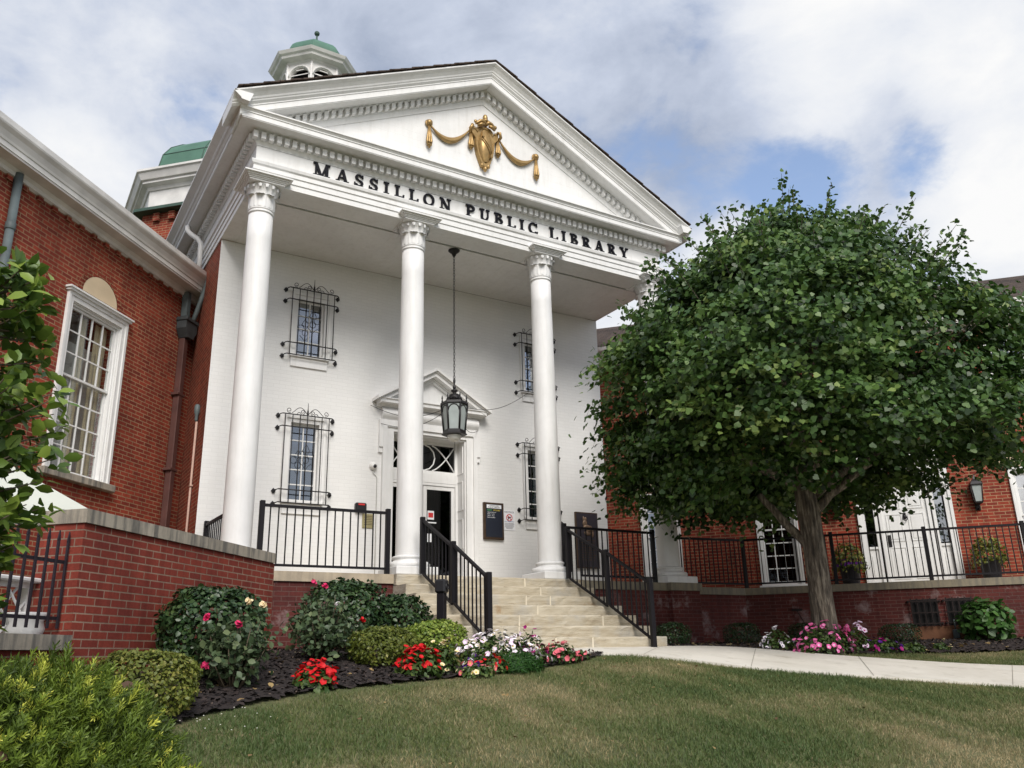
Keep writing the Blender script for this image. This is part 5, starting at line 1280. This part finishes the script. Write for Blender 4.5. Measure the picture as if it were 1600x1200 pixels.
for i in range(6): w_ = (.20, .22, .19, .21, .17, .14)[i]; m.box(-w_/2, w_/2, -.0094, -.0085, 1.238-.021*i, 1.245-.021*i)
m.build('print_lines', M['ink'], b_)
pq = thing('bronze_plaque', 'dark upright bronze plaque with a raised seated figure, right of the third column', 'plaque', (3.62, D, 0))
m = MB(); m.bbox(-.285, .285, -.05, -.001, .42, 1.575, .006); f_ = m.build('frame', M['bronze'], pq); m = MB(); m.box(-.262, .262, -.054, -.0505, .445, 1.55); m.build('plate', M['plaque'], f_)
m = MB()
for c_, r_ in (((-.04, -.06, 1.43), (.035, .02, .045)), ((-.06, -.06, 1.34), (.06, .025, .075)), ((-.02, -.062, 1.26), (.09, .03, .06)), ((.06, -.062, 1.20), (.10, .03, .045)), ((.11, -.06, 1.13), (.05, .025, .075)), ((-.09, -.058, 1.42), (.02, .015, .07)), ((.0, -.058, 1.14), (.09, .02, .05)), ((.07, -.06, 1.27), (.045, .02, .03))): m.sphere(c_, r_, 10, 7)
m.build('relief_figure', M['relief'], f_)
m = MB()
for i in range(9): w_ = .19-.02*(i % 3); m.box(-w_, w_, -.0555, -.0542, .98-.05*i, 1.0-.05*i)
m.build('raised_lines', M['bronze'], f_)
cm_ = thing('dome_camera', 'round white security camera with a trailing cable left of the door surround', 'camera', (-1.17, D, 2.13))
m = MB(); m.lathe([(.07, 0), (.075, .02), (.07, .05), (.05, .08), (.02, .095)], 16); o = m.build('housing', M['camwhite'], cm_); o.rotation_euler = (pi/2, 0, 0); o.location = (0, -.001, 0)
m = MB(); m.sphere((.012, -.075, -.015), .038, 12, 8); m.build('lens', M['plastic'], cm_)
m = MB(); m.tube([(0, -.02, -.06), (.0, -.025, -.13), (.05, -.02, -.17), (.085, -.012, -.21), (.09, -.012, -2.0)], .007, 6); m.build('cable', M['trimgrey'], cm_)
el = thing('emergency_light', 'small black light box with a red strip on the white wall above the ledge railing', 'light', (-1.40, D, 1.345))
m = MB(); m.bbox(-.105, .105, -.10, -.001, -.075, .075, .02); m.bbox(-.085, .085, -.112, -.099, -.06, .0, .006); m.build('housing', M['plastic'], el); MB().bbox(-.06, .06, -.108, -.1005, .025, .055, .004).build('red_strip', M['red'], el)
bpq = thing('brass_plaque', 'small dull brass plaque on the white wall behind the left ledge railing', 'plaque', (-1.235, D, 1.11))
m = MB(); m.bbox(-.11, .11, -.02, -.001, -.13, .13, .005); m.build('plate', M['brass'], bpq); m = MB()
for i in range(6): m.box(-.075, .075, -.0215, -.0195, .08-.03*i, .088-.03*i)
m.build('raised_lines', M['bronze'], bpq)

# ------------------------------------------------------------------ the ginkgo
def ginkgo():
    bx, by = 4.12, -3.34; bz = tz(bx, by)-.05
    tr = thing('ginkgo_tree', 'big round dark-green tree with a furrowed grey trunk in the right flower bed', 'tree', (bx, by, 0))
    t = MB()
    path = [(0, 0, bz), (0, 0, bz+.10), (.005, 0, bz+.35), (.0, .01, -.3), (-.01, .01, .35), (-.02, .02, .85), (-.05, .02, 1.3)]
    rad = [.275, .225, .190, .170, .162, .175, .15]
    n = 26; v = []; f = []
    for (x, y, z), r in zip(path, rad):
        for k in range(n):
            a = 2*pi*k/n; rr = r*(1+.045*math.sin(5*a+z*1.3)+.03*math.sin(11*a-z*2)); v.append((x+rr*math.cos(a), y+rr*math.sin(a), z))
    for i in range(len(path)-1):
        for k in range(n): f.append((i*n+k, i*n+(k+1) % n, (i+1)*n+(k+1) % n, (i+1)*n+k))
    t.add(v, f, 0, True); trunk = t.build('trunk', M['bark'], tr)
    zk = np.array([.75, 1.0, 1.4, 2.0, 2.6, 3.2, 3.8, 4.4, 5.0, 5.5, 5.85]); rk = np.array([1.2, 2.15, 2.85, 3.22, 3.34, 3.18, 2.80, 2.25, 1.62, .95, .35])
    lm = MB(); rr = np.random.default_rng(5)
    def limb(p0, p1, r0, r1, sag=.15, n=9):
        p0, p1 = Vector(p0), Vector(p1); pts = []
        for i in range(n+1):
            s = i/n; p = p0.lerp(p1, s); p.z += sag*math.sin(pi*s)*(p1-p0).length*.35; pts.append(p+Vector(rr.normal(size=3))*.03*(p1-p0).length*.3*(0 < i < n))
        lm.tube(pts, list(np.linspace(r0, r1, n+1)), 9); return pts
    cam_side = Vector((CAM[0]-bx, CAM[1]-by, 0)).normalized(); right = Vector((-cam_side.y, cam_side.x, 0))
    limb((0, 0, .15), right*-.75+Vector((0, 0, 1.15)), .085, .05, .0); limb((0, 0, .75), right*1.0+Vector((0, 0, 1.5)), .085, .045, .1)
    mains = [limb((-.03, .02, 1.0), (0, 0, 5.3), .15, .03, 0)]
    for i in range(16):
        a = i*2.4; z0 = 1.0+i*.2; zt = min(5.4, z0+1.2+.05*i); r = float(np.interp(zt, zk, rk))*.78
        mains.append(limb((-.03, .02, z0), (r*math.cos(a), r*math.sin(a), zt), .10-.003*i, .015, .1))
    # leafy sprays
    OFF = right*.13
    N_ = 960; P_, Nn, S_z, Tt, spr = [], [], [], [], []
    cl = []
    while len(cl) < N_:
        z = rr.uniform(.8, 5.9); R_ = float(np.interp(z, zk, rk))
        if rr.uniform() > (R_/3.5)**.8: continue
        a = rr.uniform(0, 2*pi); fr = 1-abs(rr.normal(0, .17)) if rr.uniform() < .86 else rr.uniform(.35, .8)
        bump_ = 1+.08*math.sin(3*a+1.3*z)+.07*math.sin(5*a-2.1*z+1)+(.13*math.sin(4*a+.6+z) if z > 3.6 else 0)+rr.normal(0, .03); r = min(R_*fr*bump_, 3.62)
        if z < 1.02+.55*max(0, math.cos(a-math.atan2(right.y, right.x))): continue
        cl.append((r*math.cos(a)+OFF.x, r*math.sin(a)+OFF.y, z+rr.normal(0, .06), a, fr))
    for (x, y, z, a, fr) in cl:
        m = int(rr.uniform(70, 135)); tilt = rr.uniform(.05, .35); out = np.array([math.cos(a), math.sin(a), -tilt+.18*(z-2.5)/3]); out /= np.linalg.norm(out)
        side = np.array([-math.sin(a), math.cos(a), 0]); up = np.cross(out, side)
        if up[2] < 0: up = -up
        s = rr.normal(0, 1, (m, 3))*np.array([.25, .22, .075]); q = np.array([x, y, z])+s[:, :1]*out+s[:, 1:2]*side+s[:, 2:3]*up-np.array([0, 0, 1])*(s[:, :1]**2+s[:, 1:2]**2)*.35
        P_.append(q); nn = np.array([0, 0, .55])+.5*out+rr.normal(0, .42, (m, 3)); Nn.append(nn); tone = rr.normal(.50, .17); Tt.append(tone+rr.normal(0, .16, m)); S_z.append(rr.uniform(.068, .110, m))
    # long shoots that break the outline
    for i in range(120):
        a = rr.uniform(0, 2*pi); z = rr.choice([rr.uniform(3.8, 5.6), rr.uniform(1.0, 3.8)], p=[.84, .16]); R_ = float(np.interp(z, zk, rk))*.95
        p0 = np.array([R_*math.cos(a)+OFF.x, R_*math.sin(a)+OFF.y, z]); d = np.array([math.cos(a)*.7, math.sin(a)*.7, .25+.9*max(0, (z-2.5)/3.5)]); d /= np.linalg.norm(d); L_ = rr.uniform(.35, .85) if z > 3.6 else rr.uniform(.12, .38); m = int(L_*34)
        lm.tube([tuple(p0-d*.9), tuple(p0+d*L_*.5), tuple(p0+d*L_+np.array([0, 0, -.03]))], [.008, .006, .003], 5)
        s = np.linspace(.0, 1, m)[:, None]; P_.append(p0+d*L_*s+rr.normal(0, .035+.02*(1-s), (m, 3))); Nn.append(rr.normal(0, .6, (m, 3))+np.array([0, 0, .4])); Tt.append(rr.normal(.55, .18, m)); S_z.append(rr.uniform(.065, .10, m))
    P_ = np.concatenate(P_); Nn = np.concatenate(Nn); Tt = np.concatenate(Tt); S_z = np.concatenate(S_z)
    wx, wy = P_[:, 0]+bx, P_[:, 1]+by
    bad = ((wx < 4.95) & (wy > -.95) & (P_[:, 2] > 5.6)) | ((np.abs(wx-4.02) < .36) & (np.abs(wy) < .36)) | ((CW*wx+SW*wy > 5.55) & (P_[:, 2] > 5.2)) | (CW*wx+SW*wy > 5.95)
    k = ~bad
    cloud('crown', M['ginkgo'], FAN[0], FAN[1], P_[k], Nn[k], S_z[k], Tt[k], tr)
    lm.build('branches', M['bark'], tr)
ginkgo()

# ------------------------------------------------------------------ shrubs and flowers
def shrub(name, label, cat, c, rad, h, mat, n, size, T=OVAL, power=2.4, lump=.10, group=None, tone=.5, upb=.35, loose=.10, seed=1, gap=0.0):
    """clipped or loose bush standing at c (x, y) with half-widths rad and height h"""
    z0 = tz(*c); t = thing(name, label, cat, (c[0], c[1], z0), rng.uniform(0, 6.28) if rad[0] == rad[1] else 0, group)
    d = unit(n); d[:, 2] = np.where(d[:, 2] < -.75, -d[:, 2], d[:, 2])
    q = (np.abs(d)**power).sum(1, keepdims=True)**(-1/power); f = 1-np.abs(rng.normal(0, loose, n)); f *= 1+lump*noise3(d, 5, seed)+lump*.5*noise3(d, 13, seed+1)
    p = d*q*f[:, None]*np.array([rad[0], rad[1], h*.52]); p[:, 2] += h*.50; p[:, 2] = np.maximum(p[:, 2], .03)
    nr = d+np.array([0, 0, upb])+rng.normal(0, .55, (n, 3)); clump = noise3(d*3, 4.2, seed+2)
    tint = tone+.16*clump+rng.normal(0, .16, n)+.15*(p[:, 2]/h-.6)*0
    cloud('foliage', mat, T[0], T[1], p, nr, size*rng.uniform(.65, 1.25, n), tint, t)
    m = MB()
    for i in range(9):
        a = rng.uniform(0, 6.28); r = rng.uniform(.3, .8); m.tube([(.02*math.cos(a), .02*math.sin(a), -.03), (rad[0]*r*.4*math.cos(a), rad[1]*r*.4*math.sin(a), h*.3), (rad[0]*r*math.cos(a), rad[1]*r*math.sin(a), h*.72)], [.016, .011, .004], 5)
    m.build('stems', M['twig'], t); return t
shrub('clipped_shrub', 'large dark rounded evergreen shrub against the red brick wall, behind a rose', 'shrub', (-5.12, -3.92), (.46, .44), .80, M['dark_leaf'], 5200, .055, power=2.6, seed=3)
shrub('clipped_shrub', 'tall dark evergreen dome in front of the ledge railing wall', 'shrub', (-3.10, -2.05), (.54, .50), .84, M['dark_leaf'], 5200, .055, power=2.3, seed=5)
shrub('clipped_shrub', 'lower dark evergreen shrub tucked between the tall dome and the steps', 'shrub', (-2.43, -2.10), (.40, .36), .68, M['dark_leaf'], 3000, .055, power=2.4, seed=8)
shrub('boxwood', 'yellowish clipped boxwood nearest the foreground, below the brick wall', 'shrub', (-5.90, -5.40), (.37, .36), .46, M['box_y'], 6500, .034, SMALL, 3.0, .07, seed=11, tone=.5)
shrub('boxwood', 'dull olive boxwood between the leafy rose and the bright boxwood', 'shrub', (-3.22, -3.55), (.37, .34), .40, M['box_y'], 5200, .036, SMALL, 2.6, .10, seed=14, tone=.36)
shrub('boxwood', 'bright green boxwood by the foot of the left handrail', 'shrub', (-2.46, -3.25), (.38, .35), .44, M['box_g'], 5200, .040, SMALL, 2.5, .10, seed=17, tone=.6)
for i, (c, r, h, lab) in enumerate([((2.36, -1.86), .25, .36, 'small dark clipped ball shrub right beside the foot of the steps'), ((3.92, -1.80), .28, .36, 'small dark clipped ball shrub by the wall behind the white petunias'), ((5.28, -1.92), .25, .35, 'small dark clipped ball shrub half hidden behind the tree trunk'), ((7.28, -2.36), .34, .33, 'dark flat clipped shrub below the barred basement windows')]):
    shrub('ball_shrub', lab, 'shrub', c, (r, r*.95), h, M['dark_leaf'], 2200, .032, SMALL, 3.2, .05, 'clipped ball shrubs along the terrace wall', seed=20+i, tone=.42)
shrub('hydrangea', 'fresh green broad-leaved bush in front of the right barred window', 'shrub', (8.72, -3.16), (.46, .42), .70, M['hosta_leaf'], 560, .15, OVAL, 2.2, .12, seed=30, upb=.9, loose=.16)

PET = ([(0, 0, .02)]+[(.17*math.cos(2*pi*k/10), .17*math.sin(2*pi*k/10), .03) for k in range(10)]+[((.50 if k % 2 == 0 else .42)*math.cos(2*pi*k/10), (.50 if k % 2 == 0 else .42)*math.sin(2*pi*k/10), .13+.04*(k % 2)) for k in range(10)],
       [(0, 1+k, 1+(k+1) % 10) for k in range(10)]+[(1+k, 11+k, 11+(k+1) % 10, 1+(k+1) % 10) for k in range(10)])
def blossoms(parent, mats, pos, nrm, size, name='blossoms', choose=None):
    """mats: list of (petal, eye) pairs, one drawn per blossom"""
    ms = []; [ms.append(m) for pr in mats for m in pr]; n = len(pos); c = rng.integers(0, len(mats), n) if choose is None else choose
    mi = np.concatenate([np.repeat((c*2+1)[:, None], 10, 1), np.repeat((c*2)[:, None], 10, 1)], 1)
    return cloud(name, ms, PET[0], PET[1], pos, nrm, size*rng.uniform(.75, 1.2, n), np.full(n, .5), parent, mi=mi)
def to_cam(p):
    d = np.array(CAM)-np.asarray(p); return d/np.linalg.norm(d, axis=-1, keepdims=True)
def flowers(name, label, c, rx, ry, h, mats, nb, bs, leafn=700, leafs=.055, leafmat_='flower_leaf', rz=0, group=None, low=0.0, choose=None, T=OVAL, dens=.85):
    z0 = tz(*c); t = thing(name, label, 'flowers', (c[0], c[1], z0), rz, group)
    d = unit(leafn); d[:, 2] = np.abs(d[:, 2]); f = 1-np.abs(rng.normal(0, .22, leafn)); p = d*f[:, None]*np.array([rx, ry, h*dens]); p[:, 2] += .02
    cloud('foliage', M[leafmat_], T[0], T[1], p, d+np.array([0, 0, .5])+rng.normal(0, .5, (leafn, 3)), leafs*rng.uniform(.6, 1.3, leafn), rng.normal(.48, .22, leafn), t)
    if nb:
        d = unit(nb*3); d[:, 2] = np.abs(d[:, 2]); d = d[d[:, 2] > low][:nb]; n = len(d); d *= (1+.10*noise3(d, 6, nb))[:, None]
        p = d*np.array([rx*1.02, ry*1.02, h])+rng.normal(0, .02, (n, 3)); p[:, 2] = np.maximum(p[:, 2], .05)
        blossoms(t, mats, p, d+np.array([0, 0, .35])+rng.normal(0, .6, (n, 3)), bs, choose=None if choose is None else choose(n))
    return t
W_E, C_E = (M['p_white'], M['p_eye']), (M['p_cream'], M['p_eye'])
flowers('geranium', 'red geranium alone on the dark mulch near the lawn edge', (-4.33, -4.58), .20, .17, .22, [(M['p_red'], M['p_red'])], 95, .062, 260, .07, low=.25)
flowers('geranium', 'red geraniums in the flower cluster below the bright boxwood', (-3.12, -4.22), .23, .20, .29, [(M['p_red'], M['p_red'])], 110, .062, 420, .07, low=.3)
flowers('cream_petunias', 'cream petunias between the red geraniums and the white petunias', (-2.82, -4.12), .19, .18, .36, [C_E], 42, .060, 420, .05)
flowers('cream_petunias', 'low trailing cream petunias at the edge of the mulch', (-2.50, -4.30), .20, .14, .14, [C_E, (M['p_salmon'], M['p_eye'])], 20, .055, 300, .045)
flowers('petunias', 'wide mound of white and purple-veined petunias in front of the steps', (-1.92, -3.72), .52, .30, .38, [W_E, (M['p_lilac'], M['p_white']), (M['p_white'], M['p_lilac']), (M['p_white'], M['p_magenta'])], 170, .062, 900, .05)
flowers('petunias', 'magenta-eyed white petunias at the right end of the white mound', (-1.42, -3.62), .22, .22, .40, [(M['p_magenta'], M['p_white']), (M['p_white'], M['p_magenta']), (M['p_magenta'], M['p_magenta'])], 50, .062, 350, .05)
flowers('petunias', 'purple petunias low at the left of the white mound', (-2.33, -3.98), .16, .13, .17, [(M['p_purple'], M['p_purple']), W_E], 24, .058, 180, .045)
flowers('geranium', 'small red flowers at the foot of the white petunias', (-2.20, -4.10), .18, .13, .17, [(M['p_red'], M['p_red'])], 36, .05, 260, .045, low=.3)
flowers('feathery_bush', 'low feathery bright-green mound at the edge of the lawn', (-1.86, -4.10), .32, .18, .22, None, 0, 0, 3200, .075, 'fern_leaf', T=([(-.06, 0, 0), (.06, 0, 0), (.0, 1, .1)], [(0, 1, 2)]))
flowers('impatiens', 'salmon-pink impatiens at the right tip of the left bed', (-1.02, -3.62), .30, .18, .24, [(M['p_salmon'], M['p_salmon'])], 60, .062, 420, .05)
flowers('impatiens', 'single small salmon-pink plant at the very tip of the left bed', (-.52, -3.42), .09, .07, .10, [(M['p_salmon'], M['p_salmon'])], 9, .055, 60, .045)
flowers('petunias', 'white petunias at the left end of the right bed', (3.42, -3.02), .30, .18, .34, [(M['p_white'], M['p_purple'])], 30, .070, 420, .05)
flowers('petunias', 'bright pink petunias around the foot of the tree', (3.98, -3.46), .60, .20, .46, [(M['p_pink'], M['p_lilac']), (M['p_pink'], M['p_pink'])], 120, .078, 1100, .055)
flowers('petunias', 'pale lilac petunias right of the tree trunk', (4.72, -3.42), .28, .17, .44, [(M['p_lilac'], M['p_magenta'])], 26, .085, 350, .05)
flowers('petunias', 'deep purple petunias low in the right bed', (5.22, -3.50), .38, .17, .24, [(M['p_purple'], M['p_purple']), (M['p_magenta'], M['p_magenta'])], 26, .066, 620, .05)
flowers('bedding_plant', 'low green bedding plant without blossoms beside the dried grass', (5.88, -3.56), .24, .16, .17, None, 0, 0, 420, .05)
flowers('bedding_plant', 'tiny yellow-green bedding plant among the fallen leaves', (6.52, -3.62), .17, .12, .13, None, 0, 0, 220, .05)
def rose(label, c, rad, h, n, bl, seed):
    r = np.random.default_rng(seed); z0 = tz(*c); t = thing('rose_bush', label, 'rose bush', (c[0], c[1], z0)); m = MB(); P_, Nn, Tt = [], [], []
    for i in range(30):
        a = r.uniform(0, 6.28); rr = rad*math.sqrt(r.uniform(.02, 1)); top = np.array([rr*math.cos(a), rr*math.sin(a), h*r.uniform(.55, 1.0)*(1-.25*(rr/rad)**2)])
        m.tube([(top[0]*.1, top[1]*.1, -.03), tuple(top*[.6, .6, .5]), tuple(top)], [.009, .007, .004], 5); k = int(n/30); s = r.uniform(.25, 1, (k, 1))**.7
        P_.append(np.concatenate([top[None, :2]*(.1+.9*s), top[2]*s], 1)+r.normal(0, .075, (k, 3))); Nn.append(r.normal(0, .55, (k, 3))+np.array([math.cos(a)*.4, math.sin(a)*.4, .6])); Tt.append(r.normal(.48, .2, k))
    P_ = np.concatenate(P_); P_[:, 2] = np.maximum(P_[:, 2], .03)
    cloud('foliage', M['rose_leaf'], OVAL[0], OVAL[1], P_, np.concatenate(Nn), r.uniform(.045, .085, len(P_)), np.concatenate(Tt), t); m.build('stems', M['twig'], t)
    for (dx, dy, dz, mat) in bl:
        b = np.array([dx, dy, dz])+rng.normal(0, .010, (12, 3)); blossoms(t, [(M[mat], M[mat])], b, unit(12)+np.array([-.4, -.6, .7]), .045, 'blossom')
    return t
rose('leafy rose bush with a few pink blooms, in front of the large dark shrub', (-5.06, -4.56), .29, .68, 1250, [(-.26, -.05, .62, 'p_rose'), (-.02, -.2, .56, 'p_rose'), (-.26, -.12, .22, 'p_rose'), (.10, .0, .76, 'p_cream'), (.24, .05, .74, 'p_cream')], 4)
rose('sprawling rose bush with red and pink blooms by the corner of the ledge wall', (-3.80, -3.18), .40, .72, 1500, [(-.08, .1, .86, 'p_rose'), (.04, .08, .82, 'p_rose'), (.42, -.1, .44, 'p_red'), (.14, -.1, .54, 'p_red'), (.13, -.12, .60, 'p_white')], 9)

def planter(tpos, label, flat=0.0, purple=True):
    v = Matrix.Rotation(-RZ, 3, 'Z') @ Vector((tpos, -.50, 0))+Vector((4.2, 4.5, 0)); t = thing('planter', label, 'planter', (v.x, v.y, -.064), 0, 'planters by the side door')
    m = MB(); m.lathe([(.15, 0), (.16, .02), (.20, .38), (.225, .40), (.225, .44), (.20, .445), (.19, .42)], 20); m.build('pot', M['pot'], t)
    n = 650; d = unit(n); d[:, 2] = np.abs(d[:, 2]); p = d*(1-np.abs(rng.normal(0, .2, n)))[:, None]*np.array([.36, .36, .52]); p[:, 2] += .40-.12*(np.hypot(p[:, 0], p[:, 1])/.36)**2
    cloud('foliage', M['box_y'], OVAL[0], OVAL[1], p, d+rng.normal(0, .5, (n, 3)), .075*rng.uniform(.6, 1.3, n), rng.normal(.5, .25, n), t)
    if purple:
        d = unit(40); d[:, 2] = np.abs(d[:, 2])*.5; blossoms(t, [(M['p_purple'], M['p_magenta'])], d*np.array([.34, .34, .3])+np.array([0, 0, .40]), d+np.array([0, 0, .2]), .06)
planter(6.62, 'dark pot with yellow-green foliage and purple flowers left of the side door', purple=True); planter(9.25, 'dark pot with bushy pale foliage right of the side door', purple=False)

# broad-leaved young tree at the left edge
def broadleaf():
    c = (-7.20, -7.28); t = thing('broadleaf_tree', 'young broad-leaved tree with glossy green leaves at the left edge', 'tree', (c[0], c[1], tz(*c))); r = np.random.default_rng(21)
    m = MB(); H = 2.82; m.tube([(0, 0, -.05), (.01, 0, .7), (-.02, .01, 1.7), (0, 0, H)], [.035, .03, .022, .008], 8)
    P_, Nn, Tt, S_z = [], [], [], []
    for i in range(150):
        z = r.uniform(.85, H+.05); prof = .47*(math.sin(pi*min(1, max(.06, (z-.72)/(H-.55))))**.55); a = r.uniform(0, 6.28); L_ = prof*r.uniform(.65, 1.05)
        d = np.array([math.cos(a), math.sin(a), .35]); p0 = np.array([0, 0, z-.22*L_]); p1 = p0+d*L_; m.tube([tuple(p0), tuple(p0+(p1-p0)*.5+[0, 0, -.015]), tuple(p1)], [.009, .006, .003], 5)
        k = r.integers(13, 21); s = r.uniform(.35, 1.05, (k, 1)); q = p0+(p1-p0)*s+r.normal(0, .035, (k, 3)); P_.append(q); Nn.append(np.array([math.cos(a)*.35, math.sin(a)*.35, .6])+r.normal(0, .5, (k, 3))); Tt.append(r.normal(.42, .2, k)+.25*(s[:, 0] > .85)); S_z.append(r.uniform(.075, .118, k))
    P_ = np.concatenate(P_); Nn = np.concatenate(Nn); n = len(P_); up = P_*np.array([1, 1, 0])*2.2+np.array([0, 0, .3])+r.normal(0, .3, (n, 3))
    cloud('crown', M['magnolia'], [(x*.85, y, z) for x, y, z in OVAL[0]], OVAL[1], P_, Nn, np.concatenate(S_z), np.concatenate(Tt), t, up=up); m.build('trunk', M['twig'], t)
broadleaf()
# yew in the near foreground
def yew():
    c = (-7.02, -9.42); z0 = tz(*c); t = thing('yew_bush', 'feathery yellow-tipped yew bush in the near left foreground', 'shrub', (c[0], c[1], z0)); r = np.random.default_rng(8)
    Tm, Fm = [], []          # one shoot: needles in two ranks along a short stem
    for k in range(16):
        y = .05+.05*k; L_ = .42*(1-.5*k/16); ang = k*2.4; cx_, cz_ = math.cos(ang), math.sin(ang)*.75; o = len(Tm); w = .034; tx, tz2 = -math.sin(ang)*w, math.cos(ang)*w
        Tm += [(tx*.6, y, tz2*.6), (-tx*.6, y, -tz2*.6), (cx_*L_*.6-tx, y+L_*.50, cz_*L_*.6-tz2), (cx_*L_*.85, y+L_*.85, cz_*L_*.85), (cx_*L_*.6+tx, y+L_*.50, cz_*L_*.6+tz2)]; Fm += [(o, o+1, o+2, o+3, o+4)]
    o = len(Tm); Tm += [(-.02, 0, 0), (.02, 0, 0), (.01, .85, .0), (-.01, .85, .0)]; Fm.append((o, o+1, o+2, o+3))
    n = 9000; d = unit(n); d[:, 2] = np.where(d[:, 2] < -.3, -d[:, 2], d[:, 2]); f = 1-np.abs(r.normal(0, .13, n)); lump = 1+.08*noise3(d, 4, 2)+.05*noise3(d, 9, 3)
    H = 1.03; p = d*(f*lump)[:, None]*np.array([.70, .62, H*.54]); p[:, 2] += H*.46
    up = d*.8+np.array([0, 0, .35])+r.normal(0, .55, (n, 3)); nr = np.cross(up, unit(n)); tint = .36+.16*noise3(d*2, 6, 4)+r.normal(0, .12, n); tip = (r.uniform(0, 1, n) < .34) & (f > .93); tint = np.where(tip, r.uniform(.66, 1.0, n), tint)
    cloud('foliage', M['yew'], Tm, Fm, p, nr, r.uniform(.05, .085, n)*np.where(tip, .75, 1), tint, t, up=up)
    m = MB()
    for i in range(14): a = r.uniform(0, 6.28); e = r.uniform(.3, .5); m.tube([(.03*math.cos(a), .03*math.sin(a), -.05), (e*.4*math.cos(a), e*.4*math.sin(a), .4), (e*math.cos(a), e*math.sin(a), .8)], [.02, .014, .006], 5)
    m.build('stems', M['twig'], t)
    q = p[(f > .95) & (d[:, 2] > .1)][:9]; cloud('dry_leaves', M['brownleaf'], OVAL[0], OVAL[1], q*1.03, unit(len(q))+np.array([-.3, -.5, .6]), .042, r.uniform(0, 1, len(q)), t)
yew()
